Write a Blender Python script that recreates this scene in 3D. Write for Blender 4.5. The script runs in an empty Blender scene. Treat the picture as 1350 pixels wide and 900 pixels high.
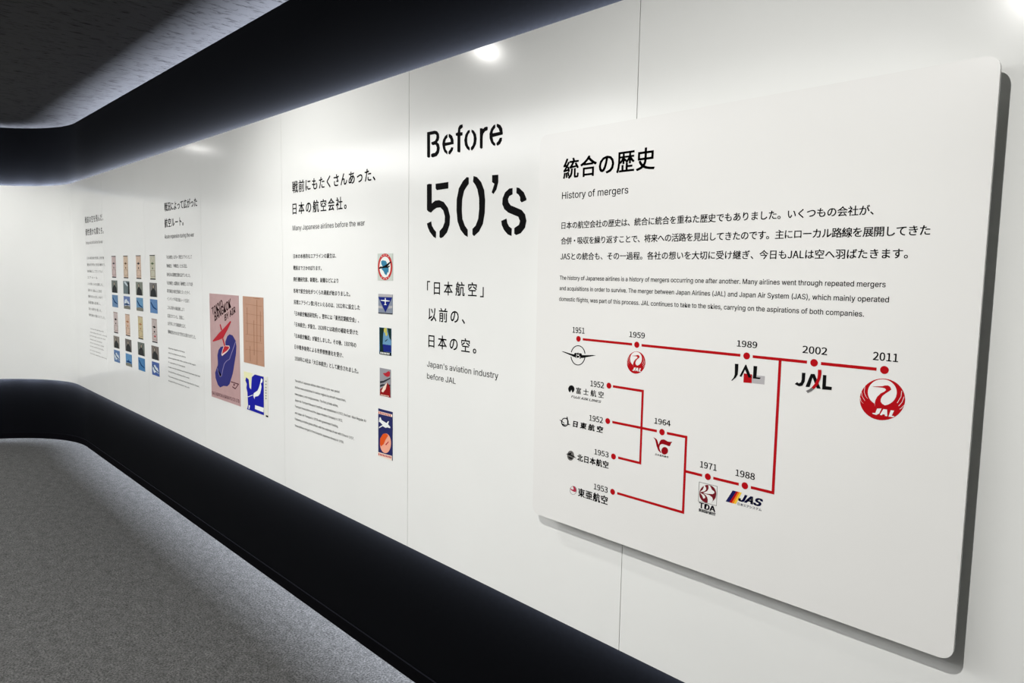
import bpy, bmesh, math, random
from mathutils import Matrix, Vector

C = bpy.context.scene.collection
S = bpy.context.scene
random.seed(4)

# ------------------------------------------------------------------ camera
def make_camera():
    a, p, r = 0.80196, 0.09431, 0.01806            # yaw, pitch, roll
    f = Vector((-math.sin(a) * math.cos(p), math.cos(a) * math.cos(p), -math.sin(p)))
    rt = f.cross(Vector((0, 0, 1))).normalized()
    up = rt.cross(f)
    R = math.cos(r) * rt + math.sin(r) * up
    U = -math.sin(r) * rt + math.cos(r) * up
    cam = bpy.data.cameras.new('camera')
    cam.sensor_width = 36
    cam.lens = 925.39 / 1350 * 36
    cam.clip_start = 0.02
    o = bpy.data.objects.new('camera', cam)
    m = Matrix((R, U, -f)).transposed().to_4x4()
    m.translation = Vector((0, -1.55, 1.63))
    o.matrix_world = m
    C.objects.link(o)
    S.camera = o
make_camera()

# ------------------------------------------------------------------ world, exposure, lights
w = bpy.data.worlds.new('world'); S.world = w; w.use_nodes = True
w.node_tree.nodes['Background'].inputs[0].default_value = (0.9, 0.95, 1.0, 1)
w.node_tree.nodes['Background'].inputs[1].default_value = 0.02
S.view_settings.view_transform = 'Standard'
S.view_settings.look = 'None'
S.view_settings.gamma = 1
S.view_settings.exposure = 0.63

CEIL, TOP, BOT = 2.887, 2.3615, 0.577              # ceiling, top and bottom of the white band
LAMPS = [(-0.62, -2.0, -0.75, 0, 0.12, 118), (-3.0, -1.12, -2.7, 0, 1.0, 46), (-7.65, -1.265, -7.65, -0.1, 0.6, 30),
         (-1.38, -3.67, -1.38, -4.1, 0.8, 12)]       # x, y, aimed at (x, y, z), watts
FILLS = [(-6.3, -3.2, 60, 1.7), (-4.4, -3.2, 74, 1.7), (-2.4, -3.2, 30, 1.7),
          (-0.4, -3.2, 3, 1.7)]                     # x, y, watts, depth of the light field

def lamp(name, kind, loc, energy, color, target=None, **kw):
    l = bpy.data.lights.new(name, kind)
    l.energy = energy; l.color = color
    for k, v in kw.items(): setattr(l, k, v)
    o = bpy.data.objects.new(name, l); o.location = loc
    if target is not None:
        d = Vector(target) - Vector(loc)
        o.rotation_euler = d.to_track_quat('-Z', 'Y').to_euler()
    C.objects.link(o)
    return o
for x, y, tx, ty, tz, e in LAMPS:                   # ceiling spots washing the display wall
    lamp('spot_lamp', 'SPOT', (x, y, CEIL - 0.03), e, (1.0, 0.985, 0.955), (tx, ty, tz),
         spot_size=math.radians(106), spot_blend=1.0, shadow_soft_size=0.012)
# added soft fill areas below the ceiling to even out the wall, no fixtures
for x, y, e, sy in FILLS:
    lamp('fill_light', 'AREA', (x, y, CEIL - 0.02), e, (1.0, 0.995, 0.985), (x, y, 0), shape='RECTANGLE', size=2.4, size_y=sy)
# cool LED strips hidden in the gap behind the white band, above and below
XC0 = -7.21
STRIP = (0.80, 0.86, 1.0)
def strip(x0, y0, x1, y1, z, up, per_m):
    mx, my = (x0 + x1) / 2, (y0 + y1) / 2
    L = math.hypot(x1 - x0, y1 - y0)
    l = bpy.data.lights.new('led_strip_lamp', 'AREA'); l.shape = 'RECTANGLE'
    l.size = L; l.size_y = 0.014; l.energy = per_m * L; l.color = STRIP
    o = bpy.data.objects.new('led_strip_lamp', l)
    o.location = (mx, my, z)
    # faces up (or down) and leans 60 degrees towards the black wall behind
    t = math.radians(60)
    nrm = Vector((-(y1 - y0) / L, (x1 - x0) / L, 0))
    out = nrm if nrm.dot(Vector((-1e-3 if mx > XC0 else -1, 1 if mx > XC0 else 0.2, 0))) > 0 else -nrm
    d = out * math.sin(t) + Vector((0, 0, math.cos(t) if up else -math.cos(t)))
    ax = Vector(((x1 - x0) / L, (y1 - y0) / L, 0)); az = -d.normalized(); ay = az.cross(ax)
    o.rotation_euler = Matrix((ax, ay, az)).transposed().to_euler()
    C.objects.link(o)
for up, z, e in ((True, TOP - 0.020, 44.0), (False, BOT + 0.020, 19.0)):
    strip(-7.2, 0.036, 3.0, 0.036, z, up, e)
    n = 5
    for i in range(n):
        a0, a1 = math.pi / 2 * i / n, math.pi / 2 * (i + 1) / n
        strip(-7.2 - 0.936 * math.sin(a0), -0.9 + 0.936 * math.cos(a0),
              -7.2 - 0.936 * math.sin(a1), -0.9 + 0.936 * math.cos(a1), z, up, e)
    strip(-8.136, -0.9, -8.136, -4.0, z, up, e)

# ------------------------------------------------------------------ materials
MATS = {}
def srgb(r, g, b):
    f = lambda c: (c / 255 / 12.92) if c <= 10 else ((c / 255 + 0.055) / 1.055) ** 2.4
    return (f(r), f(g), f(b), 1)
def mat(name, col, rough=0.5, spec=0.5, noise=0.0, nscale=40.0):
    if name in MATS: return MATS[name]
    m = bpy.data.materials.new(name); m.use_nodes = True
    nt = m.node_tree; b = nt.nodes['Principled BSDF']
    b.inputs['Roughness'].default_value = rough
    b.inputs['Specular IOR Level'].default_value = spec
    if noise:
        tc = nt.nodes.new('ShaderNodeTexCoord'); n = nt.nodes.new('ShaderNodeTexNoise')
        n.inputs['Scale'].default_value = nscale
        mx = nt.nodes.new('ShaderNodeMixRGB'); mx.blend_type = 'MULTIPLY'
        rp = nt.nodes.new('ShaderNodeMapRange')
        rp.inputs[1].default_value = 0.3; rp.inputs[2].default_value = 0.7
        rp.inputs[3].default_value = 1 - noise; rp.inputs[4].default_value = 1.0
        nt.links.new(tc.outputs['Object'], n.inputs['Vector'])
        nt.links.new(n.outputs['Fac'], rp.inputs[0])
        mx.inputs[0].default_value = 1; mx.inputs[1].default_value = col
        nt.links.new(rp.outputs[0], mx.inputs[2])
        nt.links.new(mx.outputs[0], b.inputs['Base Color'])
    else:
        b.inputs['Base Color'].default_value = col
    MATS[name] = m
    return m

WHITE = mat('white_laminate', (0.80, 0.81, 0.79, 1), 0.15, 0.3, 0.02, 3)
BOARDM = mat('board_white', (0.78, 0.78, 0.76, 1), 0.22, 0.4, 0.02, 3)
BLACKW = mat('black_wall_paint', (0.0019, 0.0021, 0.0027, 1), 0.8, 0.03, 0.25, 60)
KICK = mat('black_skirting', (0.002, 0.002, 0.0025, 1), 0.9, 0.02, 0.2, 50)
PALE = mat('hall_wall_paint', (0.40, 0.395, 0.385, 1), 0.6, 0.3, 0.05, 5)
METAL = mat('lamp_metal', (0.05, 0.05, 0.05, 1), 0.4, 0.5, 0.1, 30)

def carpet_material():
    m = bpy.data.materials.new('grey_carpet'); m.use_nodes = True
    nt = m.node_tree; b = nt.nodes['Principled BSDF']
    tc = nt.nodes.new('ShaderNodeTexCoord')
    n1 = nt.nodes.new('ShaderNodeTexNoise'); n1.inputs['Scale'].default_value = 120; n1.inputs['Detail'].default_value = 4
    n1.inputs['Roughness'].default_value = 0.75
    n2 = nt.nodes.new('ShaderNodeTexNoise'); n2.inputs['Scale'].default_value = 22; n2.inputs['Detail'].default_value = 5
    n2.inputs['Roughness'].default_value = 0.7
    for n in (n1, n2): nt.links.new(tc.outputs['Object'], n.inputs['Vector'])
    r1 = nt.nodes.new('ShaderNodeMapRange'); r1.inputs[1].default_value = .34; r1.inputs[2].default_value = .68
    r2 = nt.nodes.new('ShaderNodeMapRange'); r2.inputs[1].default_value = .3; r2.inputs[2].default_value = .7
    r2.inputs[3].default_value = 0.66; r2.inputs[4].default_value = 1.2
    nt.links.new(n1.outputs['Fac'], r1.inputs[0]); nt.links.new(n2.outputs['Fac'], r2.inputs[0])
    mx = nt.nodes.new('ShaderNodeMixRGB')
    mx.inputs[1].default_value = CARPET_A; mx.inputs[2].default_value = CARPET_B
    nt.links.new(r1.outputs[0], mx.inputs[0])
    mu = nt.nodes.new('ShaderNodeMixRGB'); mu.blend_type = 'MULTIPLY'; mu.inputs[0].default_value = 1
    nt.links.new(mx.outputs[0], mu.inputs[1]); nt.links.new(r2.outputs[0], mu.inputs[2])
    nt.links.new(mu.outputs[0], b.inputs['Base Color'])
    bp = nt.nodes.new('ShaderNodeBump'); bp.inputs['Strength'].default_value = 0.3; bp.inputs['Distance'].default_value = 0.004
    nt.links.new(n1.outputs['Fac'], bp.inputs['Height']); nt.links.new(bp.outputs[0], b.inputs['Normal'])
    b.inputs['Roughness'].default_value = 0.95; b.inputs['Specular IOR Level'].default_value = 0.1
    return m
CARPET_A = (0.022, 0.022, 0.022, 1); CARPET_B = (0.165, 0.165, 0.161, 1)

def ceiling_material():
    m = bpy.data.materials.new('mineral_fibre_ceiling'); m.use_nodes = True
    nt = m.node_tree; b = nt.nodes['Principled BSDF']
    tc = nt.nodes.new('ShaderNodeTexCoord'); mp = nt.nodes.new('ShaderNodeMapping')
    mp.inputs['Scale'].default_value = (34, 9, 1)
    nt.links.new(tc.outputs['Object'], mp.inputs[0])
    n1 = nt.nodes.new('ShaderNodeTexNoise'); n1.inputs['Scale'].default_value = 1.6; n1.inputs['Detail'].default_value = 6
    n1.inputs['Roughness'].default_value = 0.62; n1.inputs['Distortion'].default_value = 0.5
    nt.links.new(mp.outputs[0], n1.inputs['Vector'])
    r1 = nt.nodes.new('ShaderNodeMapRange'); r1.inputs[1].default_value = .33; r1.inputs[2].default_value = .45
    nt.links.new(n1.outputs['Fac'], r1.inputs[0])
    mx = nt.nodes.new('ShaderNodeMixRGB')
    mx.inputs[1].default_value = (0.009, 0.009, 0.0095, 1); mx.inputs[2].default_value = (0.042, 0.042, 0.044, 1)
    nt.links.new(r1.outputs[0], mx.inputs[0]); nt.links.new(mx.outputs[0], b.inputs['Base Color'])
    bp = nt.nodes.new('ShaderNodeBump'); bp.inputs['Strength'].default_value = 0.8; bp.inputs['Distance'].default_value = 0.004
    nt.links.new(r1.outputs[0], bp.inputs['Height']); nt.links.new(bp.outputs[0], b.inputs['Normal'])
    b.inputs['Roughness'].default_value = 0.9; b.inputs['Specular IOR Level'].default_value = 0.15
    return m

INK = {
    'black': srgb(14, 14, 15), 'darkgrey': srgb(52, 52, 52), 'midgrey': srgb(105, 103, 100), 'grey': srgb(110, 108, 108),
    'lightgrey': srgb(176, 174, 176), 'charcoal': srgb(48, 50, 56), 'navyblack': srgb(22, 22, 44), 'navy': srgb(26, 28, 84),
    'red': srgb(172, 15, 23), 'darkred': srgb(140, 8, 20), 'maroon': srgb(112, 26, 36), 'crimson': srgb(170, 50, 74),
    'orange': srgb(232, 120, 30), 'yellow': srgb(236, 196, 60), 'white': srgb(236, 236, 232), 'boardwhite': (0.78, 0.78, 0.76, 1),
    'indigo': srgb(50, 50, 112), 'indigo2': srgb(28, 40, 120), 'pinkpale': srgb(226, 200, 196), 'posterred': srgb(176, 44, 54),
    'posterbrown': srgb(82, 40, 54), 'lilac': srgb(140, 130, 175), 'mapyellow': srgb(222, 222, 178), 'royal': srgb(26, 30, 150),
    'mapwhite': srgb(230, 234, 230), 'crimsonring': srgb(190, 60, 60), 'teal': srgb(58, 128, 160), 'darkgreen': srgb(22, 44, 40),
    'straw': srgb(196, 188, 96), 'cream': srgb(236, 214, 196), 'deepred': srgb(140, 22, 24), 'salmon': srgb(232, 164, 140),
    'orange2': srgb(214, 84, 32), 'tanline': srgb(152, 112, 88),
}
def ink(k): return mat('ink_' + k, INK[k], 0.8, 0.05, 0.0)

# ------------------------------------------------------------------ helpers
def link(name, me, material=None, parent=None, smooth=False):
    if material is not None:
        me.materials.clear(); me.materials.append(material)
    o = bpy.data.objects.new(name, me); C.objects.link(o)
    if parent is not None: o.parent = parent
    if smooth:
        for p in me.polygons: p.use_smooth = True
    return o
def empty(name, loc=(0, 0, 0)):
    o = bpy.data.objects.new(name, None); o.location = loc; o.empty_display_size = 0.05
    C.objects.link(o); return o
def tag(o, label=None, cat=None, group=None, kind=None):
    if label: o['label'] = label
    if cat: o['category'] = cat
    if group: o['group'] = group
    if kind: o['kind'] = kind
    return o
def mesh(name, verts, faces):
    me = bpy.data.meshes.new(name); me.from_pydata(verts, [], faces); me.update(); return me
def box_mesh(name, x0, x1, y0, y1, z0, z1):
    v = [(x, y, z) for z in (z0, z1) for y in (y0, y1) for x in (x0, x1)]
    f = [(0, 2, 3, 1), (4, 5, 7, 6), (0, 1, 5, 4), (2, 6, 7, 3), (0, 4, 6, 2), (1, 3, 7, 5)]
    return mesh(name, v, f)
# plan of the display wall: straight along x, rounded inner corner, then towards -y; off = distance behind the white face
XC, RC, YE = -7.2, 0.9, -4.0
def plan(off, parts):
    pts = []
    for p in parts:
        if p[0] == 'x': pts += [(p[1], off), (p[2], off)]
        elif p[0] == 'arc':
            n = 40
            for i in range(n + 1):
                a = math.pi / 2 * i / n
                pts.append((XC - (RC + off) * math.sin(a), -RC + (RC + off) * math.cos(a)))
        else: pts += [(XC - RC - off, p[1]), (XC - RC - off, p[2])]
    out = [pts[0]]
    for q in pts[1:]:
        if math.hypot(q[0] - out[-1][0], q[1] - out[-1][1]) > 1e-6: out.append(q)
    return out
def sweep(name, parts, o0, o1, z0, z1, bevel=0.0):
    a, b = plan(o0, parts), plan(o1, parts)
    v, f = [], []
    for (ax, ay), (bx, by) in zip(a, b):
        v += [(ax, ay, z0), (ax, ay, z1), (bx, by, z1), (bx, by, z0)]
    n = len(a)
    for i in range(n - 1):
        for k in range(4):
            p, q = i * 4 + k, i * 4 + (k + 1) % 4
            f.append((p, q, q + 4, p + 4))
    f.append((3, 2, 1, 0)); e = (n - 1) * 4; f.append((e, e + 1, e + 2, e + 3))
    me = mesh(name, v, f)
    bm = bmesh.new(); bm.from_mesh(me); bmesh.ops.recalc_face_normals(bm, faces=bm.faces)
    bm.to_mesh(me); bm.free()
    if any(p[0] == 'arc' for p in parts):
        me.shade_smooth(); me.set_sharp_from_angle(angle=math.radians(20))
    return me
WHOLE = [('x', 3.2, XC), ('arc',), ('y', -RC, YE - 0.2)]

# ------------------------------------------------------------------ the room
fl = link('floor', box_mesh('floor', -8.6, 3.4, -4.3, 0.2, -0.1, 0.0), carpet_material()); tag(fl, 'grey heather carpet floor running along the curved display wall', kind='structure')
ce = link('ceiling', box_mesh('ceiling', -8.6, 3.4, -4.3, 0.2, CEIL, CEIL + 0.1), ceiling_material()); tag(ce, 'dark grey fissured mineral fibre ceiling', kind='structure')
wl = link('wall_right', sweep('wall_right', WHOLE, 0.05, 0.16, 0.0, CEIL), BLACKW)
tag(wl, 'matte black wall behind the white display band, lit along the band edges', kind='structure')
SEAMS = [2.94, 1.919, 0.898, -0.123, -1.144, -2.165, -3.186, -4.207, -5.227, -6.248]
def panel(parts):
    me = sweep('wall_panel', parts, 0.0, 0.020, BOT, TOP)
    o = link('wall_panel', me, WHITE, wl)
    return o
for a, b in zip(SEAMS, SEAMS[1:]): panel([('x', a - (0.0011 if a > -3 else 0.0005), b + (0.0011 if b > -3 else 0.0005))])
arcp = panel([('x', -6.249, XC), ('arc',), ('y', -RC, -RC - 0.12)])
for a, b in ((-1.02, -2.04), (-2.04, -3.06), (-3.06, -3.98)): panel([('y', a - 0.0005, b + 0.0005)])
kb = link('baseboard_right', sweep('baseboard_right', WHOLE, 0.043, 0.052, 0.0, 0.056), KICK)
tag(kb, 'thin black skirting strip at the foot of the black wall', kind='structure')
for nm, z in (('top', TOP - 0.030), ('bottom', BOT + 0.024)):
    link('light_strip_housing', sweep('light_strip_housing', WHOLE, 0.028, 0.045, z, z + 0.006), METAL, wl)
ow = link('wall_left', box_mesh('wall_left', -8.6, 3.4, -4.3, -4.1, 0, CEIL), PALE); tag(ow, 'plain grey wall across the corridor, behind the viewer', kind='structure')
nw = link('wall_back', box_mesh('wall_back', 3.2, 3.4, -4.3, 0.2, 0, CEIL), PALE); tag(nw, 'plain grey end wall to the right of the viewer', kind='structure')

# ceiling lights (above the frame, seen as reflections on the white band)
def emis(name, col, s):
    m = bpy.data.materials.new(name); m.use_nodes = True
    b = m.node_tree.nodes['Principled BSDF']; b.inputs['Emission Color'].default_value = col
    b.inputs['Emission Strength'].default_value = s; b.inputs['Base Color'].default_value = (0.8, 0.8, 0.8, 1)
    return m
LENS = emis('lamp_lens', (1, 0.98, 0.95, 1), 40)
def ring_mesh(name, r0, r1, z0, z1, n=32):
    v, f = [], []
    for i in range(n):
        a = 2 * math.pi * i / n
        for r, z in ((r0, z0), (r1, z0), (r1, z1), (r0, z1)):
            v.append((r * math.cos(a), r * math.sin(a), z))
    for i in range(n):
        j = (i + 1) % n
        for k in range(4):
            f.append((i * 4 + k, j * 4 + k, j * 4 + (k + 1) % 4, i * 4 + (k + 1) % 4))
    return mesh(name, v, f)
def disc_mesh(name, r, z, n=32):
    return mesh(name, [(r * math.cos(2 * math.pi * i / n), r * math.sin(2 * math.pi * i / n), z) for i in range(n)], [tuple(range(n))[::-1]])
LAMPTXT = ['in front of the timeline board', 'in front of the stencil heading', 'nearest the rounded wall corner', 'nearest the wall behind the viewer']
ringm = ring_mesh('trim_ring', 0.07, 0.085, -0.008, 0.0); lensm = disc_mesh('lens', 0.065, -0.004)
for i, (x, y, *rest) in enumerate(LAMPS):
    e = empty('ceiling_light', (x, y, CEIL))
    tag(e, 'round recessed ceiling downlight ' + LAMPTXT[i], 'light', 'ceiling downlights above the display wall')
    link('trim_ring', ringm, METAL, e); link('lens', lensm, LENS, e)

# ------------------------------------------------------------------ flat print: text and shapes
M4 = 1e-4
import os
def bundled_font(fn):                                # one of Blender's own bundled interface fonts, else the default one
    try:
        return bpy.data.fonts.load(os.path.join(bpy.utils.system_resource('DATAFILES', path='fonts'), fn))
    except Exception:
        return None
SANS, CJK = bundled_font('Inter.woff2'), bundled_font('Noto Sans CJK Regular.woff2')
def text_mesh(body, off=0.0, shear=0.0, spacing=1.0):
    """text as a flat mesh in em units (capital height 0.69, full-width glyph height 0.84)"""
    latin = any(ch.isascii() for ch in body)
    font = None if not latin else SANS if (body.isascii() and not body.isdigit()) else CJK
    return raw_text(body, off, shear, spacing, font, font_scale(font))
FSCALE = {}
def font_scale(font):
    if font is None: return 1.0
    if font.name not in FSCALE:
        me, _, _ = raw_text('H', 0, 0, 1, font, 1)
        h = max(v.co.y for v in me.vertices); bpy.data.meshes.remove(me)
        FSCALE[font.name] = (0.69 if font is SANS else 0.733) / h
    return FSCALE[font.name]
def raw_text(body, off, shear, spacing, font, k):
    c = bpy.data.curves.new('lettering', 'FONT'); c.body = body; c.shear = shear
    if font is not None: c.font = font
    c.space_character = spacing; c.resolution_u = 3
    o = bpy.data.objects.new('lettering', c); C.objects.link(o)
    dg = bpy.context.evaluated_depsgraph_get(); dg.update()
    me = bpy.data.meshes.new_from_object(o.evaluated_get(dg))
    bpy.data.objects.remove(o); bpy.data.curves.remove(c)
    for v in me.vertices: v.co.x *= k; v.co.y *= k
    if off > 0:                                      # heavier weight: the same outlines laid again, slightly shifted
        bm = bmesh.new()
        for dx, dy in ((-off, -off * .6), (off, -off * .6), (-off, off * .6), (off, off * .6)):
            n0 = len(bm.verts); bm.from_mesh(me); bm.verts.ensure_lookup_table()
            for v in bm.verts[n0:]: v.co.x += dx; v.co.y += dy
        bm.to_mesh(me); bm.free()
    xs = [v.co.x for v in me.vertices]
    return me, min(xs), max(xs)
def place_text(name, body, kind, x0, x1, base, em, off, shear, col, y, parent, origin):
    me, a, b = text_mesh(body, off, shear)
    tgt = (x1 - x0) / em
    sx = 1.0
    if kind == 'j' and len(body) > 1:
        bpy.data.meshes.remove(me)
        me2, a2, b2 = text_mesh(body, off, shear, 1.2)
        s = 1 + 0.2 * (tgt - (b - a)) / max(1e-6, (b2 - a2) - (b - a))
        s = min(1.6, max(0.72, s)); bpy.data.meshes.remove(me2)
        me, a, b = text_mesh(body, off, shear, s)
    sx = (x1 - x0) / (b - a)
    ox, oy, oz = origin
    for v in me.vertices:
        px, pz = v.co.x, v.co.y
        v.co = Vector((x0 + (px - a) * sx - ox, y - oy, base + pz * em - oz))
    me.name = name; me.update()
    return link(name, me, ink(col), parent)
def shape_mesh(name, pts, y, t, origin):
    ox, oy, oz = origin
    n = len(pts)
    v = [(p[0] - ox, y - oy, p[1] - oz) for p in pts] + [(p[0] - ox, y + t - oy, p[1] - oz) for p in pts]
    me = bpy.data.meshes.new(name); bm = bmesh.new()
    bv = [bm.verts.new(c) for c in v]
    fr = bm.faces.new(bv[:n])
    for i in range(n):
        j = (i + 1) % n
        bm.faces.new((bv[i], bv[j], bv[n + j], bv[n + i]))
    bmesh.ops.recalc_face_normals(bm, faces=bm.faces)
    bmesh.ops.triangulate(bm, faces=[fr], quad_method='BEAUTY', ngon_method='EAR_CLIP')
    fr_n = [f for f in bm.faces if all(abs(q.co.y - (y - oy)) < 1e-7 for q in f.verts)]
    for f in fr_n:
        f.normal_update()
        if f.normal.y > 0: f.normal_flip()
    bm.to_mesh(me); bm.free(); return me
def round_rect(x0, x1, z0, z1, r, n=8):
    pts = []
    for cx, cz, a0 in ((x1 - r, z1 - r, 0), (x0 + r, z1 - r, 90), (x0 + r, z0 + r, 180), (x1 - r, z0 + r, 270)):
        for i in range(n + 1):
            a = math.radians(a0 + 90 * i / n); pts.append((cx + r * math.cos(a), cz + r * math.sin(a)))
    return pts

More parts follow.
